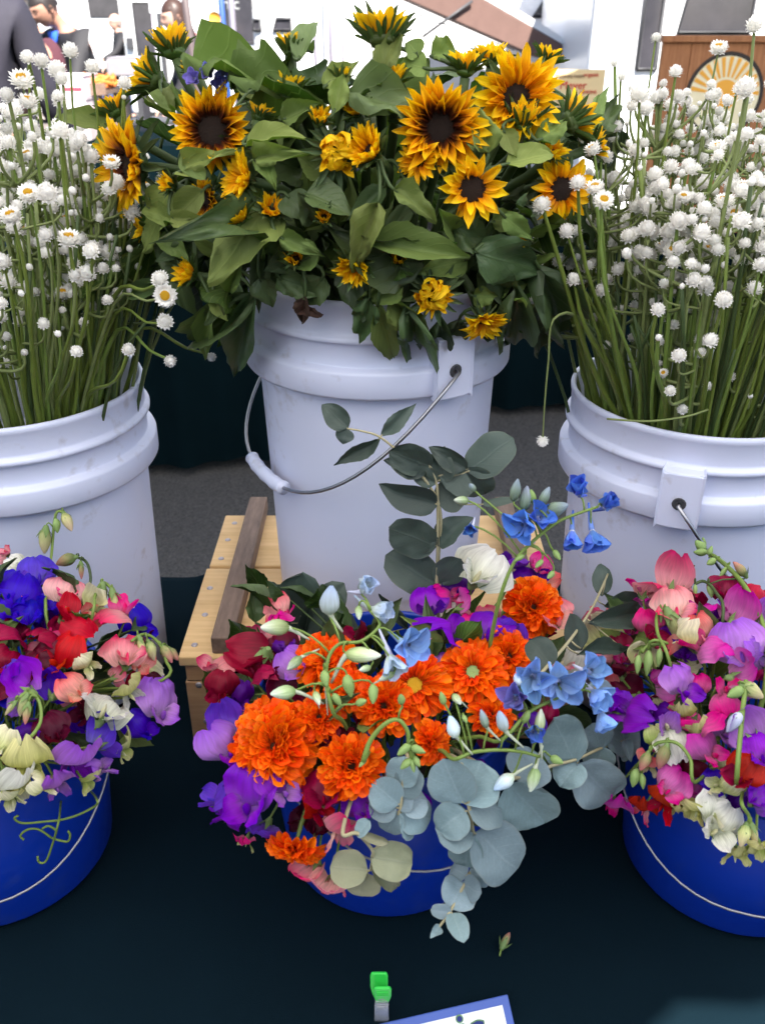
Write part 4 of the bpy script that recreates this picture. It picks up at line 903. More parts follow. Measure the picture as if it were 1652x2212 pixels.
def bud_at(t, p, d, L, mat, calyx=True, fat=1.0):
    b0 = V(t.location); o = new_obj('bud', random.choice(PODS), t, mat); place(o, p - b0, frame(d, V((0, 0, 1)) + rv(.4)), (L, L * fat, L * fat))
    if calyx:
        c = new_obj('calyx', CALYX, t, M['calyx']); place(c, p - b0 + d.normalized() * L * .08, frame_z(d, rv(1)), (L * 1.35,) * 2 + (L * 1.5,))
def pea_buds(bk, pts, buds, lab, rad=.0016, mat='stem', k=1.0):
    """hooked stalk through photo points, buds: (px, py, tipx, tipy, material)"""
    B, E, ln, gr = BUCK[bk]; P = [E.hit(x, y, k) for x, y in pts]
    base = B + V(((P[0].x - B.x) * .3, (P[0].y - B.y) * .3, .012)); t = thing('sweet_pea', base, lab, 'sweet pea', gr)
    v = V((P[0].x - B.x, P[0].y - B.y, 0)); v = v.normalized() * min(v.length, .1); path = smooth_path([base, B + V((v.x, v.y, BBH - .01))] + P, 5)
    MB().tube(path, [rad] * len(path), 5).build('stem', M[mat], t, off=base)
    for x, y, tx, ty, mt in buds:
        a = E.hit(x, y, k); e = CAM + ray(tx, ty) * (a - CAM).dot(CF); e += (CAM - e).normalized() * .004; near = min(path, key=lambda q: (q - a).length)
        MB().tube(bez(near, near.lerp(a, .4) + V((0, 0, .008)), a + (a - e).normalized() * .008, a, 4), .0009, 4).build('bud_stalk', M[mat], t, off=base); bud_at(t, a, e - a, (e - a).length, M[mt], mt != 'green_bud')
    return t
random.seed(101)
# ---- left bucket
for a in [(30, 1275, 115, 'indigo', 1.03, 'front'), (82, 1232, 95, 'blueviolet', 1.05, 'front'), (5, 1312, 95, 'indigo', 1.06, 'side'), (62, 1322, 80, 'indigo', 1.0), (115, 1300, 60, 'indigo', .98), (38, 1212, 55, 'white', 1.0), (3, 1195, 50, 'pink', 1.0),
 (146, 1275, 98, 'palepink', 1.06, 'front', 'pink'), (168, 1342, 98, 'red', 1.08, 'up'), (136, 1408, 90, 'red', 1.05, 'side'), (25, 1372, 105, 'crimson', 1.0, 'side'), (108, 1372, 90, 'crimson', .98), (2, 1425, 80, 'crimson', 1.02), (68, 1440, 80, 'maroon', .98), (100, 1425, 80, 'maroon', .94),
 (248, 1328, 95, 'pink', 1.05, 'side', 'hotpink'), (200, 1330, 60, 'salmon', 1.0), (270, 1405, 105, 'pink', 1.07, 'front', 'pink'), (155, 1482, 80, 'salmon', 1.08, 'front'), (310, 1425, 55, 'salmon', 1.04, 'side'), (46, 1476, 105, 'violet', 1.07, 'back', 'lavender'), (20, 1450, 60, 'blueviolet', 1.0), (110, 1482, 80, 'indigo', .97),
 (112, 1572, 85, 'maroon', 1.0, 'front'), (60, 1580, 60, 'deepviolet', .96), (236, 1530, 118, 'white', 1.08, 'up'), (280, 1490, 80, 'lime', 1.08, 'down', 'white'), (212, 1300, 66, 'cream', 1.08, 'down'), (186, 1432, 55, 'cream', 1.07, 'down'), (345, 1512, 105, 'lavender', 1.12, 'front', 'lavender'), (302, 1568, 70, 'indigo', 1.06, 'front'),
 (226, 1585, 92, 'blueviolet', 1.09, 'back'), (166, 1640, 110, 'lavender', 1.10, 'down', 'violet'), (122, 1690, 78, 'lavender', 1.12, 'down'), (212, 1655, 66, 'lavender', 1.1, 'side'), (60, 1640, 120, 'yellow', 1.12, 'down', 'yellow'), (34, 1692, 110, 'white', 1.13, 'down', 'cream'), (4, 1602, 70, 'cream', 1.1), (18, 1722, 66, 'cream', 1.14, 'down'), (268, 1612, 62, 'lime', 1.09, 'down'), (196, 1682, 56, 'lime', 1.13, 'down'), (92, 1692, 60, 'cream', 1.13), (255, 1455, 50, 'pink', .97), (190, 1530, 70, 'maroon', .95), (300, 1480, 60, 'crimson', .97), (330, 1470, 50, 'maroon', 1.0)]:
    sweet_pea('L', *a)
pea_buds('L', [(100, 1330), (112, 1200), (118, 1130), (125, 1105), (138, 1108)], [(100, 1140, 92, 1195, 'bud_cream'), (138, 1108, 155, 1145, 'bud_cream'), (122, 1120, 124, 1150, 'green_bud')], 'sweet pea stalk with two pale green buds standing up against the white bucket', k=1.0)
pea_buds('L', [(180, 1300), (196, 1255), (188, 1215), (165, 1203)], [(165, 1203, 120, 1215, 'calyx_pink'), (175, 1215, 178, 1250, 'calyx_pink')], 'hooked dark sweet pea stalk with blushing buds above the pink blossoms', mat='stem_dark', k=1.02)
pea_buds('L', [(200, 1330), (205, 1290), (222, 1258), (245, 1275)], [(222, 1262, 208, 1325, 'bud_cream'), (243, 1275, 250, 1330, 'bud_cream')], 'sweet pea stalk arching over with two cream buds', k=1.1)
pea_buds('L', [(350, 1470), (358, 1425), (340, 1385), (310, 1370), (285, 1385)], [(350, 1395, 372, 1430, 'calyx_pink'), (320, 1385, 335, 1425, 'bud_cream'), (300, 1375, 312, 1420, 'bud_cream'), (365, 1400, 385, 1425, 'calyx_pink')], 'sweet pea stalk with crimson-tipped buds nodding towards the crate', k=1.12)
pea_buds('L', [(60, 1600), (88, 1560), (85, 1515), (60, 1495), (35, 1515)], [(60, 1500, 38, 1545, 'bud_cream'), (35, 1515, 10, 1545, 'bud_cream'), (62, 1520, 52, 1565, 'calyx_pink')], 'hooked sweet pea stalk with three fat buds above the yellow blossom', k=1.12)
# tendrils
def tendril(bk, lines, lab, k=1.14):
    B, E, _, _ = BUCK[bk]; p0 = E.hit(*lines[0][0], k); t = thing('pea_tendril', p0, lab, 'tendril')
    for L in lines:
        P = []
        for i, (x, y) in enumerate(L):
            q = E.hit(x, y, k)
            fy = B.y - math.sqrt(max(.001, .136 ** 2 - min(.13, abs(q.x - B.x)) ** 2)); q = atY(x, y, min(fy, .555 if y > 1725 else fy)); P.append(q)
        MB().tube(smooth_path(P, 6), [.0011] * (6 * (len(P) - 1) + 1), 5).build('tendril_arm', M['stem'], t, off=p0)
tendril('L', [[(150, 1690), (135, 1715), (128, 1770), (115, 1820), (100, 1860), (85, 1862), (82, 1850)], [(128, 1772), (95, 1775), (50, 1778), (32, 1768), (40, 1762)], [(128, 1772), (165, 1762), (205, 1742), (210, 1728), (195, 1708), (180, 1705)], [(112, 1810), (85, 1792), (60, 1792), (45, 1805), (52, 1814)], [(112, 1810), (145, 1818), (152, 1805), (148, 1795)], [(92, 1790), (105, 1784), (120, 1792), (122, 1800)]], 'green curling pea tendrils hanging in front of the blue bucket')
# ---- centre bucket
for a in [(545, 1412, 108, 'crimson', 1.03, 'back'), (568, 1452, 95, 'crimson', 1.0, 'side'), (602, 1482, 80, 'maroon', .98), (612, 1330, 60, 'hotpink', .95), (632, 1432, 84, 'lavender', 1.03, 'front'), (482, 1556, 92, 'blueviolet', 1.06, 'back'), (478, 1606, 98, 'lavender', 1.10, 'side', 'violet'),
 (545, 1700, 140, 'violet', 1.16, 'front', 'violet'), (602, 1688, 90, 'violet', 1.14, 'side', 'lavender'), (478, 1715, 92, 'blueviolet', 1.12, 'side'), (490, 1752, 95, 'violet', 1.14, 'side'), (565, 1790, 95, 'blueviolet', 1.16, 'down'), (528, 1816, 55, 'hotpink', 1.14, 'down', 'lime'), (702, 1702, 98, 'crimson', 1.10, 'front'), (728, 1592, 80, 'maroon', 1.02), (680, 1735, 80, 'red', 1.08), (705, 1580, 60, 'crimson', 1.02, 'side'),
 (742, 1792, 105, 'pink', 1.14, 'down', 'palepink'), (668, 1882, 92, 'pink', 1.22, 'down', 'hotpink'), (715, 1912, 95, 'palepink', 1.24, 'down', 'pink'), (690, 1780, 70, 'maroon', 1.05), (770, 1740, 70, 'violet', 1.06), (640, 1760, 70, 'maroon', 1.0),
 (1045, 1228, 132, 'white', 1.34, 'front', 'white'), (990, 1262, 78, 'deepviolet', 1.08, 'front'), (1102, 1222, 90, 'violet', 1.06, 'side', 'deepviolet'), (1140, 1245, 80, 'deepviolet', 1.02), (928, 1300, 86, 'violet', 1.04, 'front', 'deepviolet'), (964, 1285, 68, 'hotpink', 1.06, 'side'), (1002, 1302, 62, 'orchid', 1.08, 'down', 'palepink'), (965, 1362, 108, 'violet', 1.10, 'side', 'violet'), (1062, 1352, 112, 'violet', 1.12, 'front', 'violet'), (1105, 1372, 80, 'blueviolet', 1.10, 'back'), (908, 1372, 62, 'pink', 1.04), (1020, 1345, 60, 'hotpink', 1.04),
 (1192, 1320, 100, 'pink', 1.08, 'front', 'palepink'), (1188, 1262, 58, 'salmon', 1.06, 'down', 'pink'), (1170, 1215, 60, 'hotpink', 1.0), (1290, 1372, 98, 'cream', 1.12, 'back', 'white'), (1222, 1420, 90, 'white', 1.06, 'front', 'palepink'), (1288, 1325, 66, 'pink', 1.06, 'side'), (1098, 1262, 60, 'yellow', 1.06), (960, 1430, 60, 'lavender', .98), (870, 1440, 60, 'hotpink', .95), (1150, 1560, 70, 'deepviolet', .98)]:
    sweet_pea('C', *a)
# ---- right bucket
for a in [(1462, 1248, 105, 'pink', 1.08, 'back', 'pink'), (1455, 1302, 108, 'palepink', 1.10, 'front', 'pink'), (1402, 1275, 82, 'pink', 1.04, 'side', 'hotpink'), (1530, 1318, 80, 'orchid', 1.06, 'side'), (1596, 1320, 98, 'orchid', 1.08, 'back'), (1520, 1356, 78, 'salmon', 1.08, 'side', 'pink'), (1568, 1272, 80, 'crimson', 1.0), (1640, 1292, 80, 'red', 1.0), (1645, 1330, 80, 'lavender', 1.05), (1400, 1345, 66, 'hotpink', 1.0), (1425, 1380, 66, 'crimson', .98), (1490, 1290, 70, 'crimson', .96),
 (1530, 1392, 100, 'orchid', 1.08, 'side', 'hotpink'), (1592, 1388, 118, 'lavender', 1.12, 'front', 'lavender'), (1640, 1412, 90, 'lavender', 1.1, 'side'), (1470, 1472, 82, 'lavender', 1.10, 'side', 'violet'), (1366, 1540, 100, 'violet', 1.08, 'side', 'violet'), (1330, 1512, 70, 'violet', 1.04), (1472, 1400, 60, 'deepviolet', .98), (1606, 1455, 100, 'orchid', 1.12, 'back', 'lavender'), (1530, 1560, 90, 'hotpink', 1.08, 'side'), (1572, 1515, 80, 'hotpink', 1.06), (1522, 1610, 84, 'orchid', 1.08, 'side', 'hotpink'), (1612, 1575, 112, 'lavender', 1.12, 'back', 'lavender'), (1635, 1615, 90, 'violet', 1.1), (1552, 1570, 70, 'lavender', 1.0),
 (1450, 1600, 90, 'white', 1.10, 'up', 'lavender'), (1400, 1648, 66, 'salmon', 1.12, 'down', 'cream'), (1472, 1368, 80, 'cream', 1.12, 'down', 'salmon'), (1455, 1692, 80, 'orchid', 1.14, 'front', 'hotpink'), (1430, 1726, 84, 'red', 1.12, 'down', 'red'), (1388, 1742, 74, 'red', 1.12, 'down', 'pink'), (1322, 1732, 92, 'orchid', 1.10, 'down', 'hotpink'), (1492, 1742, 72, 'yellow', 1.14, 'down', 'yellow'), (1465, 1745, 56, 'yellow', 1.12, 'down'), (1612, 1662, 100, 'red', 1.14, 'front', 'crimson'), (1540, 1688, 62, 'indigo', 1.04), (1645, 1725, 80, 'violet', 1.12), (1565, 1690, 60, 'cream', 1.1), (1560, 1772, 100, 'white', 1.18, 'front', 'white'), (1545, 1745, 78, 'white', 1.14, 'side', 'cream'), (1592, 1840, 84, 'yellow', 1.22, 'down', 'yellow'), (1636, 1822, 78, 'yellow', 1.22, 'down', 'lime'), (1505, 1480, 60, 'hotpink', 1.0), (1360, 1450, 70, 'maroon', .96), (1340, 1400, 60, 'crimson', .95), (1420, 1540, 60, 'deepviolet', .97), (1470, 1540, 60, 'lime', 1.06, 'down'), (1500, 1580, 60, 'lime', 1.08, 'down'), (1420, 1590, 60, 'lime', 1.08, 'side'), (1590, 1730, 60, 'deepviolet', 1.02), (1480, 1650, 60, 'maroon', 1.0), (1300, 1660, 60, 'violet', 1.0)]:
    sweet_pea('R', *a)
pea_buds('R', [(1652, 1480), (1650, 1360), (1610, 1270), (1560, 1215), (1520, 1190)], [(1520, 1190, 1505, 1165, 'green_bud'), (1525, 1195, 1500, 1190, 'green_bud'), (1530, 1200, 1535, 1180, 'green_bud'), (1518, 1185, 1520, 1160, 'green_bud'), (1545, 1210, 1525, 1215, 'green_bud'), (1570, 1225, 1552, 1245, 'green_bud')], 'tall sweet pea stalk ending in a cluster of small green buds by the bucket handle', .0024, k=1.1)
pea_buds('R', [(1445, 1430), (1420, 1370), (1418, 1330), (1432, 1315)], [(1440, 1318, 1472, 1385, 'bud_cream'), (1425, 1320, 1428, 1345, 'green_bud')], 'sweet pea stalk hooked over with one peach-tipped bud', k=1.14)
pea_buds('R', [(1560, 1340), (1545, 1280), (1520, 1256), (1500, 1262)], [(1500, 1262, 1502, 1290, 'green_bud'), (1530, 1262, 1540, 1290, 'green_bud'), (1610, 1245, 1588, 1210, 'calyx_pink')], 'dark hooked sweet pea stalk with green buds among crimson blossoms', mat='stem_dark', k=1.08)
pea_buds('R', [(1400, 1400), (1440, 1390), (1400, 1395), (1385, 1410)], [(1400, 1405, 1400, 1460, 'green_bud'), (1380, 1415, 1372, 1455, 'green_bud'), (1425, 1400, 1420, 1440, 'green_bud')], 'cluster of fat green sweet pea buds beside the eucalyptus twig', k=1.12)
pea_buds('R', [(1590, 1690), (1600, 1560), (1608, 1490), (1610, 1470)], [(1600, 1480, 1650, 1500, 'bud_cream'), (1605, 1490, 1570, 1500, 'green_bud'), (1600, 1540, 1570, 1580, 'lavgrey')], 'stiff upright sweet pea stalk seen from behind between lavender blossoms', .0022, k=1.2)
pea_buds('R', [(1500, 1690), (1490, 1640), (1460, 1605), (1420, 1605), (1400, 1625)], [(1400, 1625, 1385, 1665, 'calyx_pink'), (1440, 1610, 1420, 1660, 'calyx_pink'), (1375, 1660, 1365, 1700, 'green_bud'), (1385, 1670, 1390, 1705, 'green_bud')], 'arched sweet pea stalk with coral buds over the red blossoms', k=1.16)
pea_buds('R', [(1600, 1730), (1615, 1760), (1620, 1780)], [(1612, 1780, 1600, 1830, 'bud_cream'), (1622, 1780, 1635, 1830, 'bud_cream')], 'sweet pea stalk drooping with two yellow blossoms over the bucket side', k=1.2)
# blossoms and foliage deeper in each bucket
for bk, cols in (('L', ['indigo', 'crimson', 'maroon', 'pink', 'violet', 'lavender', 'cream', 'deepviolet']), ('C', ['crimson', 'maroon', 'violet', 'deepviolet', 'pink']), ('R', ['orchid', 'crimson', 'lavender', 'violet', 'hotpink', 'maroon', 'pink', 'cream'])):
    B, E, _, _ = BUCK[bk]; random.seed(ord(bk)); fill = []
    for i in range(52 if bk != 'C' else 34):
        a = ru(2.6, 6.8); ph = ru(-.15, 1.25); k = ru(.74, .96); p = E.c + V((E.r.x * math.cos(a) * math.cos(ph), E.r.y * math.sin(a) * math.cos(ph), E.r.z * math.sin(ph))) * k
        fill.append(sweet_pea(bk, 0, 0, ru(55, 80), random.choice(cols), p=p))
    for i in range(95):
        t = random.choice(fill); r = V(t.location); a = ru(2.4, 7.0); ph = ru(-.3, 1.3); k = ru(.35, .97); p = E.c + V((E.r.x * math.cos(a) * math.cos(ph), E.r.y * math.sin(a) * math.cos(ph), E.r.z * math.sin(ph))) * k
        q = p + (E.n(p) + rv(.8)).normalized() * ru(.03, .055); put_leaf(t, p, q, ru(.016, .030), E.n(p) + rv(.6), LEAFN, M[random.choice(['leaf_dark', 'leaf_dark', 'leaf'])], r)
        MB().tube([B + V(((p.x - B.x) * .3, (p.y - B.y) * .3, BBH - .03)), p.lerp(B + V((0, 0, BBH)), .4), p], .0012, 4, cap=False).build('leaf_stalk', M['stem_dark'], t, off=r)

# ------------------------------------------------------------------ calendula
def notch3(a): return (-.05 if abs(a) > .9 else (.035 if abs(abs(a) - .5) < .2 else (.05 if abs(a) < .1 else -.02)))
def w_cal(v): return .24 + .20 * math.sin(math.pi * min(1, v * .72)) 
random.seed(41)
PET_CAL = [petal_mesh('petal', w_cal, 6, 6, ru(.2, .9), ru(-.15, .35), 0, .14, notch=notch3, seed=i + 5, twist=ru(-.25, .25)) for i in range(8)]
def calendula(px, py, dpx, label, face=None, k=1.05, rows=4, eye='dark', el=(6, 62), n0=22, disc=.17):
    p = E_C.hit(px, py, k); n = E_C.n(p); v = (CAM - p).normalized(); N = (V(face) if face else n * .55 + v * .6 + rv(.18)).normalized(); D = px2m(p, dpx) * .93
    base = BB_C + V(((p.x - BB_C.x) * .3, (p.y - BB_C.y) * .3, .012)); t = thing('calendula', base, label, 'calendula', 'orange calendula in the crate-side bouquet'); b0 = V(base)
    F = frame_z(N, rv(1)); rd = D * .5 * disc * 1.2
    o = MB().lathe([(.0001, -D * .10), (rd * .7, -D * .095), (rd * 1.2, -D * .05), (rd * 1.1, -.0005)], 14).build('receptacle', M['calyx'], t); place(o, p - b0, F)
    d = new_obj('disc', random.choice(DISC), t, M['yellow_centre'] if eye == 'gold' else (M['disc_floret'] if eye == 'dark' else M['green_bud'])); place(d, p - b0 + N * D * .01, F, (rd * 1.05, rd * 1.05, rd * .9))
    if eye == 'gold': f = new_obj('floret_ring', FLORET, t, M['yellow_centre']); place(f, p - b0 + N * D * .01, F, (rd * 1.1, rd * 1.1, rd))
    for r in range(rows):
        f = r / max(1, rows - 1); nn = int(n0 * 1.15 * (1 - .28 * f)); e0 = el[0] + (el[1] - el[0]) * f ** 1.1
        for i in range(nn):
            an = 2 * math.pi * (i + ru(-.3, .3) + .5 * r) / nn; e = R(e0 + ru(-9, 9)); rad = F @ V((math.cos(an), math.sin(an), 0)); x = rad * math.cos(e) + N * math.sin(e); z = N * math.cos(e) - rad * math.sin(e)
            L = D * .5 * (1 - disc * .6) * (1 - .45 * f) * ru(.88, 1.12); o = new_obj('petal', random.choice(PET_CAL), t, M['calendula'])
            place(o, p + rad * rd * (1.05 - .3 * f) + N * D * .02 * f - b0, frame(x, z + rv(.2)), (L, L * (.85 + .45 * f) * ru(.9, 1.2), L))
    stem_into(t, BB_C, p - N * D * .09, N, M['stem'], .0026)
    return t
CL = calendula
CL(592, 1612, 190, 'largest orange calendula with many tight petals and a small dark eye', (-.25, -.62, .72), 1.08, 6, 'dark', (-14, 58), 26, .12)
CL(572, 1548, 110, 'orange calendula tipped flat behind the largest one', (-.3, .1, 1), 1.0, 4, 'dark', (5, 60))
CL(706, 1432, 130, 'orange calendula at the back under the pale delphinium buds', (-.05, -.5, .85), 1.02, 4, 'dark', (4, 55))
CL(690, 1550, 105, 'small tousled orange calendula between two delphinium spurs', (-.1, -.6, .8), 1.06, 4, 'dark', (10, 70), 18)
CL(752, 1490, 100, 'orange calendula half covered by hanging delphinium buds', (.1, -.4, .9), 1.02, 4, 'dark')
CL(828, 1525, 130, 'orange calendula with loose wavy petals behind the green hooked stalk', (.0, -.65, .75), 1.06, 4, 'dark', (5, 75), 18)
CL(895, 1480, 140, 'orange calendula with an open golden centre', (.0, -.62, .78), 1.07, 3, 'gold', (2, 35), 24, .30)
CL(1020, 1452, 140, 'orange calendula with a closed brown bud in its middle', (-.1, -.5, .85), 1.05, 4, 'green', (2, 40), 24, .26)
CL(1098, 1418, 125, 'orange calendula leaning against the violet sweet pea', (.25, -.55, .8), 1.05, 4, 'dark', (5, 60))
CL(1150, 1312, 125, 'topmost orange calendula in front of the pink sweet pea', (.1, -.75, .65), 1.05, 5, 'dark', (0, 70))
CL(930, 1602, 100, 'orange calendula turned sideways above the blue grey eucalyptus', (.65, -.5, .5), 1.03, 4, 'dark', (5, 60), 18)
CL(757, 1655, 135, 'orange calendula with a cupped dark middle beside the crimson sweet pea', (.12, -.72, .68), 1.10, 5, 'dark', (5, 75), 20, .2)
CL(638, 1832, 125, 'low orange calendula drooping over the bucket side with cream buds on it', (-.15, -.75, -.45), 1.20, 4, 'dark', (-5, 50), 22)
CL(1060, 1545, 95, 'small orange calendula under the pale blue delphinium buds', (.1, -.4, .9), 1.02, 4, 'dark')
CL(1215, 1412, 62, 'small orange calendula peeping out beside the white sweet pea', (.5, -.5, .7), 1.0, 3, 'dark', (20, 60), 14)
CL(1228, 1458, 70, 'half hidden orange calendula behind the sky blue delphinium', (.3, -.3, .9), .98, 3, 'dark', (10, 60), 14)

# ------------------------------------------------------------------ eucalyptus
def euca(label, stem, leaves, mat, k=1.1, bk=('C'), rad=.0015, el=None, yfix=None):
    """stem: photo points, leaves: (base x, y, tip x, y, width px, mat?)"""
    E = el or E_C; B = BB_C
    def P(x, y, kk=k):
        if yfix: return atY(x, y, yfix)
        return E.hit(x, y, kk)
    pts = [P(x, y) for x, y in stem]; v = V((pts[0].x - B.x, pts[0].y - B.y, 0)); v = v.normalized() * min(v.length, .1)
    base = B + V((v.x * .4, v.y * .4, .012)); t = thing('eucalyptus_sprig', base, label, 'eucalyptus', 'eucalyptus sprigs in the calendula bucket')
    path = smooth_path([base, B + V((v.x, v.y, BBH - .01)), (B + V((v.x, v.y, BBH + .02))).lerp(pts[0], .6)] + pts, 5)
    MB().tube(path, [rad * (1.5 - .8 * i / len(path)) for i in range(len(path))], 6).build('stem', M['euc_twig'], t, off=base)
    for i, L in enumerate(leaves):
        bx, by, tx, ty, wd = L[:5]; mt = L[5] if len(L) > 5 else mat; me = L[6] if len(L) > 6 else LEAFR; dz = ru(-.006, .012)
        b = P(bx, by); e = P(tx, ty); tw = (CAM - e).normalized(); e = e + tw * dz
        near = min(path, key=lambda q: (q - b).length)
        n = tw + rv(.42) + V((0, -.1, .15)); o = put_leaf(t, b, b.lerp(e, .92), px2m(e, wd) * .84, n, me, M[mt], base)
        MB().tube([near, near.lerp(b, .5), b.lerp(e, .04)], .0008, 4).build('leaf_stalk', M['euc_twig'], t, off=base)
    return t
random.seed(61)
euca('blue grey eucalyptus sprig with round leaves hanging furthest down in front of the blue bucket', [(1000, 1660), (1012, 1740), (1022, 1800), (1026, 1850), (1010, 1895), (985, 1945), (965, 1980), (940, 2012)],
 [(1005, 1738, 1040, 1636, 132), (1000, 1735, 950, 1640, 120), (1010, 1745, 1100, 1745, 100), (1005, 1750, 940, 1800, 90), (1022, 1795, 934, 1790, 112), (1024, 1798, 1130, 1890, 138), (1015, 1800, 1000, 1890, 80), (1012, 1888, 1064, 1892, 62), (1008, 1892, 968, 1868, 50), (1002, 1905, 972, 1962, 92), (1000, 1910, 1040, 1930, 60), (975, 1972, 926, 1966, 34), (975, 1972, 1004, 2034, 52), (950, 2002, 930, 2026, 28, 'euc_blue', LEAFB)], 'euc_blue', 1.18)
euca('blue grey eucalyptus sprig reaching across to the neighbouring pink sweet peas', [(1060, 1680), (1120, 1680), (1190, 1655), (1245, 1640), (1300, 1615), (1345, 1600)],
 [(1120, 1690, 1160, 1765, 120), (1115, 1685, 1170, 1625, 110), (1095, 1690, 1185, 1790, 130), (1242, 1645, 1190, 1545, 118), (1245, 1650, 1340, 1742, 120), (1250, 1645, 1205, 1700, 80), (1298, 1618, 1275, 1555, 80), (1300, 1612, 1285, 1668, 74), (1345, 1600, 1385, 1615, 100, 'euc_blue', LEAFB), (1345, 1600, 1305, 1590, 90), (1348, 1598, 1340, 1555, 32, 'euc_blue', LEAFB), (1350, 1600, 1362, 1642, 30, 'euc_blue', LEAFB), (1280, 1470, 1310, 1520, 60)], 'euc_blue', 1.15)
euca('small-leaved blue grey eucalyptus sprig beside the cupped calendula', [(880, 1640), (870, 1690), (866, 1740), (860, 1760)],
 [(868, 1700, 870, 1630, 84), (866, 1720, 900, 1660, 72), (862, 1738, 800, 1690, 84), (866, 1745, 925, 1720, 80), (864, 1755, 940, 1775, 84), (860, 1752, 830, 1806, 62), (862, 1750, 880, 1705, 60), (858, 1745, 790, 1740, 70), (870, 1765, 905, 1800, 70)], 'euc_blue', 1.12)
euca('yellowing olive eucalyptus sprig trailing below the pink sweet pea', [(740, 1800), (770, 1800), (800, 1830), (805, 1850), (800, 1880)],
 [(800, 1850, 902, 1868, 88, 'euc_olive'), (795, 1880, 705, 1872, 84, 'euc_olive'), (790, 1885, 780, 1945, 80, 'euc_olive'), (800, 1870, 868, 1928, 50, 'euc_olive', LEAFB), (840, 1822, 760, 1795, 26, 'euc_olive', LEAFB), (770, 1805, 800, 1770, 40, 'euc_blue')], 'euc_olive', 1.26)
ET = Ell((.03, .78, 1.0), (.2, .06, .3))
euca('tall dark green eucalyptus sprig standing against the sunflower bucket', [(946, 1330), (943, 1270), (945, 1180), (945, 1090), (942, 1040), (925, 1000)],
 [(943, 1265, 826, 1195, 100), (945, 1260, 1000, 1200, 70), (944, 1180, 830, 1138, 92), (945, 1178, 1018, 1110, 76, 'euc_dark', LEAFB), (944, 1165, 860, 1165, 70), (945, 1090, 810, 1052, 84, 'euc_dark', LEAFB), (945, 1088, 1005, 1050, 80, 'euc_dark'), (942, 1045, 885, 1000, 60, 'euc_dark', LEAFB), (945, 1042, 960, 960, 80, 'euc_dark', LEAFB), (930, 1010, 835, 975, 84), (1010, 1020, 1115, 940, 92), (1008, 1015, 920, 962, 56, 'euc_dark', LEAFB), (1010, 1010, 1050, 1080, 86), (1005, 1020, 960, 1060, 90), (1040, 1090, 1130, 1075, 26, 'euc_dark', LEAFB)], 'euc_dark', 1.0, el=ET)
euca('thin dark eucalyptus twig with pointed leaves fanned out over the sunflower bucket front', [(950, 1100), (905, 1020), (870, 985), (822, 945), (785, 932), (750, 926)],
 [(752, 926, 690, 868, 62, 'euc_dark', LEAFB), (750, 926, 738, 962, 50, 'euc_dark', LEAFB), (822, 942, 906, 866, 44, 'euc_dark', LEAFN), (820, 948, 712, 1010, 42, 'euc_dark', LEAFN), (905, 1015, 830, 990, 50, 'euc_dark', LEAFB)], 'euc_dark', 1.0, el=ET, rad=.0012)
EB = Ell((-.06, .80, .98), (.2, .05, .16))
euca('dark round-leaved eucalyptus sprig lying over the crate lid', [(720, 1480), (690, 1420), (665, 1370), (650, 1330)],
 [(630, 1350, 595, 1258, 82), (655, 1370, 650, 1225, 118), (670, 1365, 740, 1255, 90), (690, 1400, 760, 1330, 100), (660, 1360, 668, 1290, 22, 'euc_dark', LEAFB), (660, 1380, 610, 1408, 46, 'euc_blue'), (690, 1420, 650, 1440, 30, 'euc_dark', LEAFN), (830, 1400, 800, 1380, 40, 'euc_dark', LEAFN), (880, 1360, 812, 1275, 32, 'euc_dark', LEAFN), (700, 1390, 700, 1300, 90)], 'euc_dark', 1.0, el=EB)
euca('dark eucalyptus twig with oval leaves in front of the everlastings bucket', [(1150, 1470), (1190, 1430), (1240, 1370), (1280, 1310), (1312, 1240)],
 [(1300, 1288, 1298, 1208, 52, 'euc_dark', LEAFB), (1305, 1310, 1412, 1292, 54, 'euc_dark', LEAFB), (1275, 1345, 1415, 1318, 66, 'euc_dark', LEAFB), (1255, 1405, 1225, 1315, 66, 'euc_dark', LEAFB), (1245, 1415, 1370, 1398, 44, 'euc_dark', LEAFN), (1190, 1440, 1140, 1375, 70, 'euc_dark'), (1340, 1400, 1400, 1388, 20, 'euc_dark', LEAFN)], 'euc_dark', 1.32)

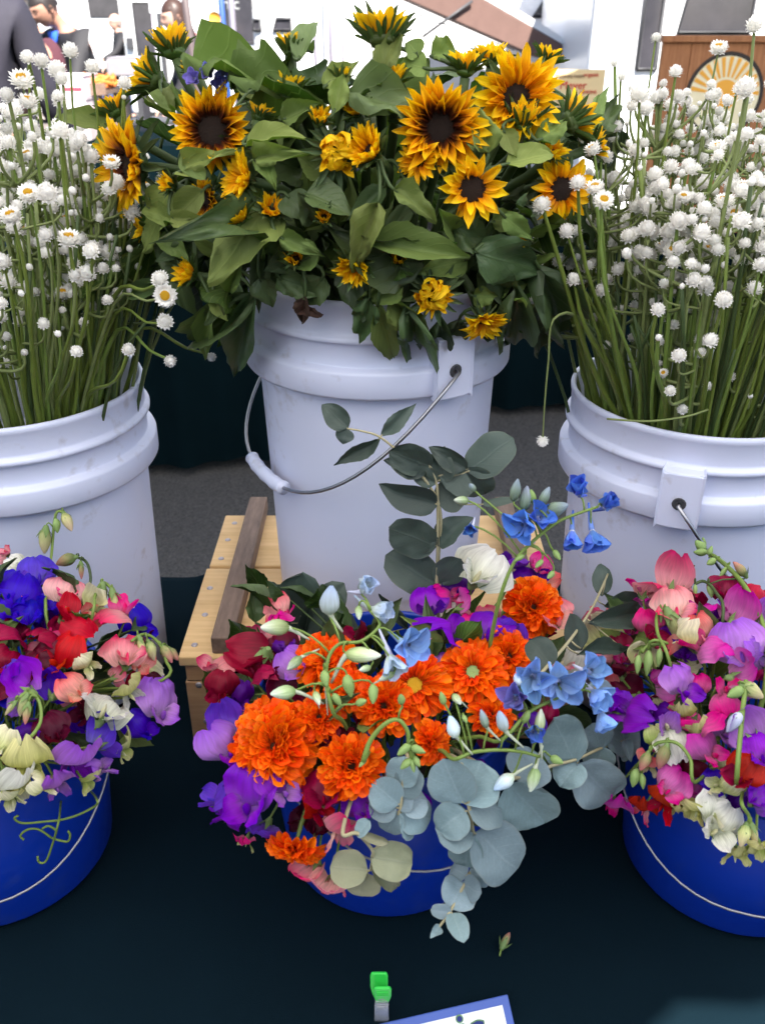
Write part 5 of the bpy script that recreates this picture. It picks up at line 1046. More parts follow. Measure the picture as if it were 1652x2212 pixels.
# ------------------------------------------------------------------ delphinium
random.seed(71)
def w_sep(v): return .10 + .62 * (math.sin(math.pi * min(.97, .05 + v * .9))) ** .8
SEP = [petal_mesh('petal', w_sep, 6, 5, ru(.5, 1.1), ru(-.25, .0), 0, .12, seed=i + 90) for i in range(5)]
def delph_flower(t, p, N, s, mat, openness=.6, spur=True):
    b0 = V(t.location); N = N.normalized(); F = frame_z(N, V((0, 0, 1)) + rv(.3)); e0 = 80 - 62 * openness
    for i in range(5):
        an = 2 * math.pi * (i + ru(-.1, .1)) / 5 + .3; e = R(e0 + ru(-8, 8)); rad = F @ V((math.cos(an), math.sin(an), 0)); x = rad * math.cos(e) + N * math.sin(e); z = N * math.cos(e) - rad * math.sin(e)
        o = new_obj('petal', random.choice(SEP), t, mat); L = s * .62 * ru(.9, 1.1); place(o, p + rad * s * .07 - b0, frame(x, z), (L, L * 1.05, L))
    o = MB().grid(8, 4, lambda u, v: (.10 * (1 - .5 * v) * math.cos(u * 6.283), .10 * (1 - .5 * v) * math.sin(u * 6.283), .02 + .2 * v), True).build('stamens', M['lavgrey'], t); place(o, p - b0, F, (s, s, s))
    if spur:
        bk = -N * .75 + V((0, 0, .35)); q = p + bk.normalized() * s * .7 + rv(.15) * s
        MB().tube(bez(p, p - N * s * .2, p.lerp(q, .7), q, 5), [s * .10, s * .085, s * .065, s * .05, s * .04, s * .03], 6).build('spur', mat if rnd() < .5 else M['lavgrey'], t, off=b0)
def delph_bud(t, p, tip, mat, spurto=None):
    b0 = V(t.location); d = tip - p; L = d.length; o = new_obj('bud', random.choice(PODS[:2]), t, mat); place(o, p - b0 - d * .08, frame(d, rv(1)), (L * 1.22, L * 1.2, L * 1.2))
    if spurto is not None: MB().tube(bez(p + d * .12, p - d * .15, p.lerp(spurto, .6), spurto, 5), [L * .16, L * .12, L * .09, L * .075, L * .06, L * .045], 6).build('spur', M['spur'], t, off=b0)
def delph(label, stem, flowers, buds, k=1.15, E=E_C, rad=.0015):
    P = [E.hit(x, y, k) for x, y in stem]; B = BB_C; v = V((P[0].x - B.x, P[0].y - B.y, 0)); v = v.normalized() * min(v.length, .1); base = B + V((v.x * .4, v.y * .4, .012))
    t = thing('delphinium', base, label, 'delphinium', 'delphiniums in the calendula bucket'); path = smooth_path([base, B + V((v.x, v.y, BBH - .01)), (B + V((v.x, v.y, BBH + .02))).lerp(P[0], .6)] + P, 5)
    MB().tube(path, [rad * (1.4 - .6 * i / len(path)) for i in range(len(path))], 6).build('stem', M['stem'], t, off=base)
    def stalk(a, dr):
        near = min(path[8:], key=lambda q: (q - a).length); MB().tube(bez(near, near.lerp(a, .4) + V((0, 0, .010)), a - dr.normalized() * .008, a, 5), .0009, 5).build('flower_stalk', M['stem'], t, off=base)
    for x, y, s, f, mt, op in flowers:
        a = E.hit(x, y, k); N = V(f).normalized(); sz = px2m(a, s); c = a - N * sz * .15; delph_flower(t, c, N, sz, M[mt], op); stalk(c - N * sz * .02, N)
    for bd in buds:
        x, y, tx, ty, mt = bd[:5]; a = E.hit(x, y, k); dp_ = (a - CAM).dot(CF); e = CAM + ray(tx, ty) * dp_; e += (CAM - e).normalized() * .004; sp = CAM + ray(bd[5], bd[6]) * (dp_ + .003) if len(bd) > 5 else None
        delph_bud(t, a, e, M[mt], sp); stalk(a, e - a)
    return t
EH = Ell((.0, .66, 1.0), (.24, .12, .12))
delph('pale delphinium spray of white-blue buds arching over the orange calendula', [(720, 1540), (705, 1470), (710, 1420), (735, 1390), (780, 1385), (820, 1350), (800, 1320)],
 [(880, 1392, 92, (.5, -.7, .3), 'delph_blue', .75), (845, 1425, 80, (.3, -.8, -.3), 'delph_pale', .5), (786, 1272, 76, (.35, -.4, .75), 'delph_pale', .3), (812, 1318, 76, (.7, -.5, .2), 'delph_pale', .3)],
 [(712, 1325, 708, 1272, 'delph_pale', 740, 1365), (622, 1356, 570, 1352, 'delph_bud', 668, 1382), (650, 1420, 624, 1444, 'delph_bud', 690, 1402), (636, 1492, 592, 1502, 'delph_bud', 700, 1520), (750, 1412, 812, 1420, 'delph_bud', 715, 1475), (700, 1450, 702, 1480, 'green_bud', 708, 1545), (680, 1495, 690, 1520, 'delph_bud', 690, 1530), (775, 1310, 772, 1335, 'delph_bud'), (800, 1440, 780, 1450, 'delph_bud'), (850, 1455, 822, 1465, 'delph_bud', 800, 1480), (720, 1500, 735, 1520, 'green_bud'), (805, 1480, 810, 1515, 'green_bud'), (750, 1460, 755, 1500, 'green_bud'), (770, 1520, 790, 1512, 'green_bud')], 1.18, EH)
delph('sky blue delphinium spray reaching up in front of the everlastings bucket', [(1080, 1290), (1110, 1215), (1150, 1170), (1200, 1130), (1240, 1112), (1290, 1095)],
 [(1250, 1060, 80, (-.2, -.5, .8), 'delph_deep', .15), (1310, 1090, 70, (.2, -.5, .8), 'delph_deep', .15), (1235, 1155, 68, (-.1, -.9, -.5), 'delph_deep', .4), (1280, 1155, 72, (.1, -.85, -.5), 'delph_deep', .4), (1130, 1132, 84, (-.5, -.7, .1), 'delph_deep', .7), (1165, 1118, 70, (.2, -.6, .6), 'delph_deep', .6), (1018, 1140, 45, (-.3, -.8, .2), 'delph_deep', .3)],
 [(1108, 1080, 1120, 1040, 'delph_budgrey'), (1130, 1100, 1142, 1058, 'delph_budgrey'), (1168, 1090, 1182, 1055, 'delph_budgrey'), (1180, 1105, 1222, 1098, 'delph_budgrey'), (1010, 1082, 982, 1080, 'delph_bud'), (1025, 1060, 1015, 1045, 'delph_budgrey'), (1170, 1210, 1160, 1225, 'green_bud'), (1195, 1235, 1185, 1250, 'green_bud'), (1130, 1200, 1115, 1210, 'green_bud'), (1195, 1190, 1210, 1205, 'green_bud'), (1150, 1085, 1150, 1060, 'green_bud')], 1.0, Ell((.10, .70, 1.02), (.25, .08, .2)))
delph('sky blue delphinium in full bloom between the calendula and the pink sweet peas', [(1080, 1600), (1140, 1540), (1200, 1510), (1260, 1490)],
 [(1150, 1462, 90, (-.3, -.75, .4), 'delph_blue', .7), (1205, 1475, 100, (.1, -.85, .4), 'delph_blue', .8), (1275, 1448, 84, (.2, -.6, .7), 'delph_blue', .5), (1285, 1500, 80, (.4, -.7, .0), 'delph_blue', .6), (1112, 1508, 74, (-.3, -.7, .6), 'delph_violet', .6), (1150, 1580, 55, (.1, -.7, .3), 'delph_deep', .5), (1300, 1548, 70, (.2, -.8, -.5), 'delph_blue', .5)], [(1120, 1480, 1115, 1460, 'delph_pale')], 1.2, EH)
delph('pale delphinium stalk lying across with fat blue-tipped spurred buds', [(980, 1640), (1020, 1625), (1080, 1620), (1130, 1625), (1165, 1635)],
 [], [(985, 1590, 970, 1555, 'delph_pale', 1020, 1630), (1050, 1570, 1040, 1540, 'delph_budgrey', 1080, 1600), (1090, 1578, 1075, 1540, 'delph_pale', 1130, 1615), (1165, 1580, 1165, 1540, 'delph_bud', 1170, 1640), (1105, 1675, 1075, 1705, 'delph_pale', 1150, 1650), (1155, 1660, 1152, 1705, 'delph_bud', 1172, 1610), (1190, 1635, 1210, 1650, 'green_bud'), (960, 1520, 950, 1500, 'green_bud'), (1000, 1545, 1005, 1560, 'green_bud'), (1130, 1560, 1140, 1535, 'green_bud'), (980, 1500, 990, 1520, 'delph_bud', 1010, 1530)], 1.22, EH)
delph('bare green delphinium stalk curving down with tiny green buds', [(785, 1645), (800, 1600), (830, 1565), (860, 1555), (880, 1580), (882, 1610), (890, 1640)],
 [], [(885, 1610, 860, 1625, 'green_bud'), (888, 1615, 915, 1620, 'green_bud'), (885, 1640, 870, 1660, 'green_bud'), (890, 1640, 892, 1665, 'green_bud'), (895, 1635, 905, 1655, 'green_bud'), (868, 1520, 866, 1500, 'green_bud'), (785, 1645, 778, 1655, 'green_bud')], 1.24, EH, .0018)
# small blue flower among the sunflowers
p = SUNE.hit(455, 182, 1.06); t = thing('blue_flower', p - V((0, 0, .03)), 'tiny violet blue flower caught among the sunflower leaves at the back', 'flower')
MB().tube([(0, .0, -.03), (0, 0, .03)], .0015, 5).build('stem', M['stem'], t)
for dx, dz in ((-.012, .004), (.008, -.002), (0, .008), (.014, .006)): delph_flower(t, p + V((dx, -.004, dz)), V((dx * 20, -.8, .3)), .018, M['delph_violet'], .6, False)
# fallen bud on the cloth
p = atZ(1085, 2030, TZ + .010); t = thing('fallen_bud', V((p.x, p.y, TZ + .006)), 'single green flower bud fallen on the dark green cloth', 'bud'); bud_at(t, V((p.x - .002, p.y - .010, TZ + .012)), V((.010, .018, 0)), .021, M['calyx_pink'])
MB().tube([(-.002, -.008, .006), (-.005, -.018, .005)], .001, 5).build('bud_stalk', M['stem'], t)

# ------------------------------------------------------------------ sign and clip at the table edge
def text_obj(name, body, size, mat, parent, loc, rot, extr=.0004, bold=0, align='LEFT', shear=0):
    c = bpy.data.curves.new(name, 'FONT'); c.body = body; c.size = size; c.extrude = extr; c.offset = bold; c.align_x = align; c.shear = shear; c.resolution_u = 3
    o = bpy.data.objects.new(name, c); COL.objects.link(o); me = bpy.data.meshes.new_from_object(o.evaluated_get(bpy.context.evaluated_depsgraph_get())); bpy.data.objects.remove(o)
    o = new_obj(name, me, parent, mat); o.location = loc; o.rotation_euler = rot; return o
random.seed(81)
# card plane: tilted back, its top right corner at photo (1095, 2148)
cA = atY(1096, 2148, .497); tilt = R(58); roll = R(-13)
Rc = Matrix.Rotation(-tilt + R(90), 3, 'X')                 # local x right, y up the card, z out of the card
Rc = Matrix.Rotation(R(0), 3, 'Z') @ Matrix.Rotation(R(38), 3, 'X') @ Matrix.Rotation(R(11.5), 3, 'Z')
CW, CH = .235, .16
org = cA - Rc @ V((CW, CH, 0))
sg = thing('price_card', org, 'white laminated card with blue border lettered Organic, clipped at the table edge', 'sign')
o = MB().box((CW / 2, CH / 2, -.0012), (CW / 2, CH / 2, .001)).build('border', M['frame_blue'], sg, False); place(o, (0, 0, 0), Rc); bevel(o, .0008, 1)
o = MB().box((CW / 2 - .0015, CH / 2 - .002, .0005), (CW / 2 - .0055, CH / 2 - .0052, .0006)).build('card_face', M['paper_white'], sg, False); place(o, (0, 0, 0), Rc)
for nm, mt, bold, zz in (('lettering_outline', 'ink_green', .0014, .0013), ('lettering', 'ink_blue', .0003, .0022)):
    o = text_obj(nm, 'Organic', .040, M[mt], sg, (0, 0, 0), (0, 0, 0), .0003, bold, 'RIGHT'); q = Rc @ V((CW - .026, CH - .0335, zz)); place(o, q, Rc)
cpx = atY(824, 2165, .485)
cp = thing('sign_clip', cpx, 'bright green spring clip with clear jaws holding the white card', 'clip')
Rq = Matrix.Rotation(R(-8), 3, 'X')
for dx, dy, dz, tl in ((-.0022, .0042, .0215, -9), (.0008, -.0042, .0190, 9)):
    out = [(-.0058, -.014), (.0058, -.014), (.0078, -.004), (.0080, .009), (.0068, .0125), (-.0068, .0125), (-.0080, .009), (-.0078, -.004)]
    o = MB().poly([(x, -.0016, z) for x, z in out], (0, .0032, 0)).build('handle', M['clip_green'], cp, False); recalc(o); place(o, V((dx, dy, dz)), Matrix.Rotation(R(tl), 3, 'X')); bevel(o, .0013, 3)
    for q in range(3): rb = MB().box((0, -.0019 if dy < 0 else .0019, .001 + q * .0032), (.0052, .0005, .0006)).build('grip_rib', M['clip_green'], o, False)
for dy in (-.004, .004):
    out = [(-.0054, .010), (.0054, .010), (.0064, .0), (.0066, -.024), (.005, -.030), (-.005, -.030), (-.0066, -.024), (-.0064, .0)]
    o = MB().poly([(x, -.0011, z) for x, z in out], (0, .0022, 0)).build('jaw', M['clip_clear'], cp, False); recalc(o); place(o, V((0, dy * .75, -.001)), Matrix.Rotation(R(-5 if dy > 0 else 5), 3, 'X')); bevel(o, .0008, 2)
pts = [V((.0062 * math.cos(a * .7), .0048 * math.sin(a * .7), -.004 + .00016 * a * 4)) for a in range(28)]
MB().tube(pts, .0007, 5).build('spring', M['wire'], cp)
MB().tube([(0, .004, -.02), (0, .006, -.06), (0, .004, -.075)], .003, 8).build('post', M['clip_clear'], cp)


# ------------------------------------------------------------------ neighbouring stalls with dark cloths
def draped(name, label, c, rz, hx, hy, h, hem, seed, flap=None):
    t = thing(name, (c[0], c[1], 0), label, 'table'); t.rotation_euler = (0, 0, rz)
    o = MB().box((0, 0, h - .03), (hx - .02, hy - .02, .015)).build('table_top', M['table_grey'], t, False)
    for x in (-hx + .08, hx - .08):
        for y in (-hy + .08, hy - .08): MB().tube([(x, y, 0), (x, y, h - .045)], .014, 8).build('leg', M['pole_grey'], t)
    o = MB().box((0, 0, h), (hx, hy, .006)).build('cloth_top', M['cloth_back'], t, False)
    def drape(ax, sgn, L):
        def fn(u, v):
            s = (u - .5) * 2 * L; k = v ** .8; fold = (.022 * math.sin(s * 17 + seed) + .014 * math.sin(s * 41 + 2)) * k
            off = (hy if ax == 'x' else hx) * sgn + sgn * (.004 + .025 * k) + fold; z = h + .005 - v * (h - hem) - .015 * math.sin(s * 3 + seed) * k
            if flap: z -= flap(s) * k
            return (s, off, z) if ax == 'x' else (off, s, z)
        MB().grid(110, 14, fn).build('cloth_drop', M['cloth_back'], t)
    drape('x', -1, hx); drape('x', 1, hx); drape('y', -1, hy); drape('y', 1, hy); return t
draped('produce_table', 'table draped in dark green cloth beyond the asphalt between the crate and the everlastings', (-1.02, 3.42, 0), R(8), .95, .35, .74, .055, 1)
draped('produce_table', 'table draped in dark green cloth carrying the wooden sun sign', (1.28, 4.02, 0), R(-3), 1.0, .36, .74, .05, 4, lambda s: .0 if s > -.62 else .0)

# ------------------------------------------------------------------ vehicles
def vehicle(name, label, loc, rz, prof, W, windows, lights=(), wheels=(), extra=None, mat='car_white'):
    """prof: side outline (x along the vehicle, z up); width W towards +y; windows on the near side (y=0 face)"""
    t = thing(name, loc, label, 'vehicle'); t.rotation_euler = (0, 0, rz)
    o = MB().poly([(x, 0, z) for x, z in prof], (0, W, 0)).build('body', M[mat], t, False); recalc(o); bevel(o, .05, 3)
    for poly, mt in windows:
        g = MB().poly([(x, -.006, z) for x, z in poly], (0, .02, 0)).build('window', M[mt], t, False); recalc(g); bevel(g, .004, 2)
        cx = sum(p[0] for p in poly) / len(poly); czz = sum(p[1] for p in poly) / len(poly); fr = MB(); n = len(poly)
        pts = [V((cx + (x - cx) * 1.0, -.010, czz + (z - czz) * 1.0)) for x, z in poly]
        fr.tube(pts + [pts[0], pts[1]], .012, 5, cap=False); fr.build('window_seal', M['car_trim'], g)
    for x in wheels:
        for y in (.11, W - .11):
            ty = MB().lathe([(.19, -.1), (.31, -.1), (.335, -.07), (.335, .07), (.31, .1), (.19, .1)], 28).build('wheel', M['rubber'], t); ty.location = (x, y, .335); ty.rotation_euler = (R(90), 0, 0)
            rm = MB().lathe([(.0001, .085), (.06, .09), (.17, .05), (.195, .095), (.2, -.095), (.0001, -.09)], 20).build('rim', M['steel'], ty)
    for a, bb, mt, nm in lights:
        o = MB().box((V(a) + V(bb)) / 2, (V(bb) - V(a)) / 2).build(nm, M[mt], t, False); bevel(o, .01, 2)
    if extra: extra(t)
    return t
def toW(px, py, Y): p = atY(px, py, Y); return p.x, p.z
# right: white van, window with teal seat and a dark rear window
vx, _ = toW(1280, 50, 5.7)
def wq(x0, y0, x1, y1, Y, sl=0):
    a = toW(x0, y1, Y); b = toW(x1, y0, Y); return [(a[0] - vx, a[1]), (b[0] - vx, a[1]), (b[0] - vx, b[1]), (a[0] - vx + sl, b[1])]
vehicle('white_van', 'white van with teal seat behind its window beside the wooden sun sign', (vx, 5.7, 0), 0, [(0, .35), (3.9, .35), (3.9, 1.85), (3.6, 2.2), (.0, 2.25)], 1.9,
  [(wq(1374, -60, 1442, 150, 5.7), 'glass_dark'), (wq(1462, -60, 1640, 72, 5.7, .05), 'glass_dark')],
  [((.48, -.03, .9), (.6, -.002, .94), 'car_trim', 'door_handle'), ((.02, -.03, .38), (3.88, -.002, .5), 'car_trim', 'sill_trim')], (.75, 3.1))
t = bpy.data.objects['white_van']
vx2, _ = toW(545, 50, 7.6)
def wq2(x0, y0, x1, y1, sl=0):
    a = toW(x0, y1, 7.6); b = toW(x1, y0, 7.6); return [(a[0] - vx2, a[1]), (b[0] - vx2, a[1]), (b[0] - vx2 - .0, b[1]), (a[0] - vx2 + sl, b[1])]
vehicle('white_van', 'white van parked behind the middle of the sunflowers with small side windows', (vx2, 7.6, 0), 0, [(0, .35), (5.0, .35), (5.0, 2.3), (.25, 2.35), (.0, 1.6)], 1.9,
  [(wq2(548, 42, 562, 66), 'glass_dark'), (wq2(590, 40, 628, 66, .03), 'glass_dark'), (wq2(1150, -20, 1225, 36, .12), 'glass_dark'), (wq2(1262, 60, 1300, 92), 'glass_dark')],
  [((.02, -.04, .9), (.10, -.002, 1.1), 'tail_red', 'tail_light'), ((.3, -.03, 1.0), (.42, -.002, 1.04), 'car_trim', 'door_handle'), ((.02, -.03, .38), (4.98, -.002, .5), 'car_trim', 'sill_trim')], (.9, 4.0))
vx3, _ = toW(262, 50, 13.5)
vehicle('white_van', 'white delivery van with its rear door open behind the bent man', (vx3, 13.5, 0), 0, [(0, .4), (1.1, .4), (1.1, 2.5), (0, 2.5)], 4.5,
  [([(.18, .9), (.42, .9), (.42, 1.75), (.18, 1.75)], 'glass_dark')], [((.86, -.05, 1.0), (1.0, -.002, 1.4), 'tail_red', 'tail_light'), ((.5, -.06, .45), (.56, -.002, 2.3), 'car_trim', 'door_edge'), ((.05, -.06, 1.2), (.14, -.002, 1.34), 'car_trim', 'latch')], (.55,))
vx4, _ = toW(478, 50, 12)
vehicle('dark_windowed_truck', 'white truck with a wide dark rear window beyond the blue pole', (vx4, 12, 0), 0, [(-.3, .4), (.95, .4), (.95, 2.2), (-.3, 2.2)], 4.0,
  [([(.03, 1.30), (.38, 1.30), (.38, 1.82), (.03, 1.82)], 'glass_dark')], [((.2, -.04, .95), (.42, -.002, 1.08), 'tail_red', 'tail_light'), ((.3, -.04, 2.0), (.5, -.002, 2.06), 'tail_red', 'brake_light')], (.3,))
# far white box trucks fill the street
vehicle('box_truck', 'far white box truck closing the street behind the shoppers', (-13.5, 24, 0), 0, [(0, .5), (7.5, .5), (7.5, 3.4), (0, 3.4)], 2.4, [([(6.6, 1.6), (7.3, 1.6), (7.3, 2.3), (6.6, 2.3)], 'glass_dark')], (), (1.5, 6.2))
bn = thing('brick_building', (-16.5, 46, 0), 'distant brick building at the end of the street', 'building')
MB().box((0, 3, 4), (6, 3, 4)).build('wall', M['brick_far'], bn, False); MB().box((0, 3, 8.15), (6.2, 3.2, .15)).build('roof', M['carton'], bn, False)
for i in range(6):
    for j in range(2): MB().box((-5 + i * 2, -.03, 2 + j * 3), (.55, .05, .8)).build('window', M['glass_dark'], bn, False)
b2 = thing('white_building', (9, 52, 0), 'distant pale building beyond the parked vans', 'building')
MB().box((0, 4, 4.5), (16, 4, 4.5)).build('wall', M['carton'], b2, False); MB().box((0, 4, 9.2), (16.3, 4.3, .2)).build('roof', M['table_grey'], b2, False)
for i in range(9):
    for j in range(2): MB().box((-14 + i * 3.5, -.03, 2.4 + j * 3.4), (.8, .05, 1.0)).build('window', M['glass_dark'], b2, False)
# brown ramp propped against the middle van
rp = thing('loading_ramp', atY(1230, 140, 6.6), 'brown sloping ramp panel with white rim propped over the white van', 'ramp'); r0 = V(rp.location)
YR = 6.6
qa, qb, qc, qd = atY(835, -20, YR), atY(1010, -20, YR), atY(1284, 136, YR - .02), atY(1172, 128, YR - .02)
o = MB().poly([qa, qb, qc, qd], (0, .7, .0)).build('panel', M['ramp'], rp, False, off=r0); recalc(o); bevel(o, .006, 2)
ea, eb, ec, ed = atY(1014, -20, YR), atY(1052, -20, YR), atY(1330, 150, YR), atY(1287, 137, YR)
o = MB().poly([ea, eb, ec, ed], (0, .72, 0)).build('rim', M['ramp_edge'], rp, False, off=r0); recalc(o)
MB().tube([atY(1020, 2, YR - .03), atY(912, 80, YR - .03)], .010, 6).build('strap', M['car_trim'], rp, off=r0)
MB().tube([atY(872, 20, YR - .012), atY(1110, 108, YR - .012)], .005, 5).build('seam', M['car_trim'], rp, off=r0)
MB().tube([qc + V((.02, .3, 0)), V((qc.x + .05, qc.y + .32, 0))], .03, 8).build('prop', M['ramp_edge'], rp, off=r0)

# ------------------------------------------------------------------ poles of the other stalls
def pole(px, Y, r, mat, label, lean=0):
    p = atY(px, 44, Y); t = thing('canopy_pole', (p.x, Y, 0), label, 'pole', 'poles of the stalls behind'); MB().tube([(0, 0, 0), (lean, 0, 2.5)], r, 10).build('shaft', M[mat], t)
    MB().box((0, 0, .008), (.07, .07, .008)).build('foot', M[mat], t, False)
M['pole_blue'] = plain('pole_blue', (.03, .08, .28), .5, .2, 30, .1)
pole(435, 5.6, .020, 'pole', 'dark brown canopy pole beside the dark haired woman', -.12)
pole(481, 8.5, .026, 'pole_blue', 'blue canopy pole beside the sun banner')
pole(502, 6.2, .020, 'pole_grey', 'lilac grey canopy pole in front of the dark truck window')
pole(688, 6.4, .011, 'pole_grey', 'thin hanging pole behind the upright spotted leaf', -.05); pole(713, 6.8, .014, 'pole_grey', 'slim grey pole behind the top of the bunch'); pole(739, 7.2, .009, 'pole_grey', 'thinnest pole next to the tallest sunflower')
# banners
def banner(px0, py0, px1, py1, Y, mat, label, texts, legs=True):
    a = atY(px0, py0, Y); b = atY(px1, py1, Y); wd, ht = b.x - a.x, a.z - b.z; t = thing('banner', (a.x, Y, b.z), label, 'banner')
    MB().box((wd / 2, 0, ht / 2), (wd / 2, .006, ht / 2)).build('sheet', M[mat], t, False)
    if legs:
        for x in (.015, wd - .015): MB().tube([(x, .012, ht), (x, .012, -b.z)], .008, 6).build('post', M['pole_grey'], t)
    for nm, body, px, py, size, mt in texts:
        q = atY(px, py, Y); text_obj(nm, body, size, M[mt], t, V((q.x - a.x, -.0085, q.z - b.z)), (R(90), 0, 0), .001)
    return t
bt = banner(446, -20, 478, 98, 8.0, 'paper_white', 'narrow white banner with an orange sun and grey letters', [('lettering', 'PS', 449, 78, .10, 'ink_grey'), ('lettering', 'CODE', 457, 79, .07, 'ink_grey')])
o = MB().lathe([(.0001, 0), (.05, 0), (.05, .002)], 16).build('sun_print', M['sun_orange'], bt); q = atY(464, 40, 8.0); o.location = V((q.x - bt.location.x, -.010, q.z - bt.location.z)); o.rotation_euler = (R(90), 0, 0)
banner(318, -30, 400, 28, 11.5, 'paper_white', 'white banner reading By Organic above the delivery van', [('lettering', 'By Organic', 372, 20, .17, 'ink_grey')])
# lemon sign
a = atY(1193, 150, 3.95); b = atY(1296, 252, 3.95)
ls = banner(1193, 150, 1296, 252, 3.95, 'card', 'yellow card sign reading Thomas Farm organic Meyer Lemons', [('lettering', 'THOMAS FARM', 1199, 168, .0165, 'ink_brown'), ('lettering_organic', 'organic', 1258, 165, .021, 'ink_red'), ('lettering_meyer', 'Meyer', 1207, 192, .042, 'ink_red'), ('lettering', 'LEMONS', 1250, 202, .018, 'ink_red')] + [('small_print', w_, 1202, 212 + 7 * i, .0085, 'ink_brown') for i, w_ in enumerate(('Unfiltered Lemons 2000 for sale', 'organically grown without spray', 'on a family farm since the start', 'Certified Organic Farmers'))], legs=False)
wd = b.x - a.x; MB().tube([(wd / 2, .012, .15), (wd / 2, .012, .746 - b.z)], .008, 8).build('post', M['pole_grey'], ls); MB().box((wd / 2, .012, .756 - b.z), (.06, .04, .008)).build('foot', M['pole_grey'], ls, False)
# wooden sun sign
YS = 3.9; a = atY(1432, 76, YS); b = atY(1700, 300, YS); wsn = thing('wooden_sign', (a.x, YS, .747), 'tall wooden board with a painted orange sunburst in a dark ring', 'sign'); hz = a.z - .747; wdt = b.x - a.x
for i in range(5): o = MB().box((wdt * (i + .5) / 5, 0, hz / 2 - .012), (wdt / 10 - .0008, .012, hz / 2 - .012)).build('plank', M['cedar'], wsn, False); bevel(o, .002, 1)
o = MB().box((wdt / 2, -.004, hz - .012), (wdt / 2 + .008, .026, .012)).build('top_rail', M['cedar'], wsn, False); bevel(o, .003, 2)
sc_ = atY(1560, 205, YS); sx0, sz0 = sc_.x - a.x, sc_.z - .747; rr_ = px2m(sc_, 84)
def discm(nm, r0, r1, mat, y, a0=0, a1=6.2832, n=40):
    m = MB(); m.grid(n, 1, lambda u, v: (sx0 + (r0 + (r1 - r0) * v) * math.cos(a0 + (a1 - a0) * u), y, sz0 + (r0 + (r1 - r0) * v) * math.sin(a0 + (a1 - a0) * u))); return m.build(nm, M[mat], wsn)
discm('ring', rr_ * .90, rr_, 'black_paint', -.0135); discm('sun_field', .0001, rr_ * .90, 'sun_cream', -.0130)
for i in range(13): discm('sun_ray', rr_ * .42, rr_ * .88, 'sun_orange', -.0145, math.pi * (i / 13), math.pi * (i + .5) / 13, 4)
discm('sun_disc', .0001, rr_ * .36, 'sun_orange', -.0142)

# ------------------------------------------------------------------ goods on the neighbouring stalls
dt = draped('display_table', 'long stall table under the carrots and cartons by the bent man', (-2.35, 6.25, 0), 0, 1.4, .40, .86, .3, 6)
def carton(px0, py0, px1, py1, Y, z0, label):
    a = atY(px0, py0, Y); b = atY(px1, py1, Y); wd = b.x - a.x; hh = a.z - z0; t = thing('carton', (a.x, Y, z0), label, 'carton', 'cartons on the stall table')
    o = MB().box((wd / 2, .15, hh / 2), (wd / 2, .15, hh / 2)).build('box', M['carton'], t, False); bevel(o, .004, 1)
    MB().box((wd * .62, -.003, hh * .45), (wd * .30, .002, hh * .07)).build('printed_band', M['carton_red'], t, False)
    MB().box((wd / 2, .15, hh + .002), (wd / 2 + .004, .152, .003)).build('lid', M['carton'], t, False); return t
z1 = atY(150, 216, 6.2).z
ca = carton(110, 216, 190, 250, 6.1, .868, 'pinkish white printed carton at the bottom of the stack of two')
cb = carton(114, 165, 186, 214, 6.1, .868 + (atY(110, 216, 6.1).z - .868) + .006, 'pinkish white printed carton on top of the stack of two')
q0 = atY(190, 195, 6.3); tray = thing('carrot_tray', (q0.x, 6.25, .868), 'raised slanted tray heaped with orange carrots', 'tray')
def traypart(): 
    zt = q0.z - .868; w0 = px2m(q0, 46)
    for x in (.015, w0 - .015):
        for y in (.02, .25): MB().box((x, y, zt / 2 - .01), (.012, .012, zt / 2 - .01)).build('leg', M['weathered'], tray, False)
    MB().box((w0 / 2, .14, zt - .012), (w0 / 2, .15, .010)).build('tray_floor', M['weathered'], tray, False); MB().box((w0 / 2, -.018, zt + .01), (w0 / 2, .008, .034)).build('tray_front', M['weathered'], tray, False)
    for i in range(46):
        c = V((ru(.02, w0 - .02), ru(.0, .26), zt + .012 + ru(0, .06))); d = V((ru(-.6, .6), ru(-.2, .2), ru(-.1, .2))).normalized() * .05
        MB().tube([c - d, c, c + d], [.012, .010, .002], 6).build('carrot', M['carrot'], tray)
traypart()
q1 = atY(205, 230, 6.05); rt_ = thing('radish_crate', (q1.x, 6.03, .868), 'low crate of dark red radishes below the carrots', 'crate'); w1 = px2m(q1, 50); h1 = max(.06, q1.z - .868)
MB().box((w1 / 2, .1, h1 / 2), (w1 / 2, .1, h1 / 2)).build('crate_body', M['weathered'], rt_, False)
rm_ = MB().lathe([(.0001, -.016), (.010, -.012), (.015, 0), (.010, .012), (.0001, .015)], 8).mesh('radish')
for i in range(40): o = new_obj('radish', rm_, rt_, M['radish']); o.location = (ru(.01, w1 - .01), ru(-.005, .2), h1 + ru(.0, .03))
qs = atY(232, 160, 7.4); sca = thing('market_scale', (qs.x, 7.4, .868), 'grey boxy market scale behind the carrot tray', 'scale'); ws = px2m(qs, 78); hs_ = qs.z - .868
o = MB().box((ws / 2, .15, hs_ - .01 + .05), (ws / 2, .15, .055)).build('housing', M['steel'], sca, False); bevel(o, .01, 2); o = MB().box((ws / 2, .15, hs_ + .105), (ws / 2 * .9, .14, .006)).build('pan', M['steel'], sca, False)
for x in (.06, ws - .06): MB().box((x, .15, hs_ / 2 - .03), (.02, .12, hs_ / 2 - .03)).build('leg', M['car_trim'], sca, False)
st_ = thing('side_stand', (qs.x + ws / 2, 7.55, 0), 'dark low stand under the grey market scale', 'table'); MB().box((0, 0, .855), (.5, .22, .012)).build('top', M['car_trim'], st_, False)
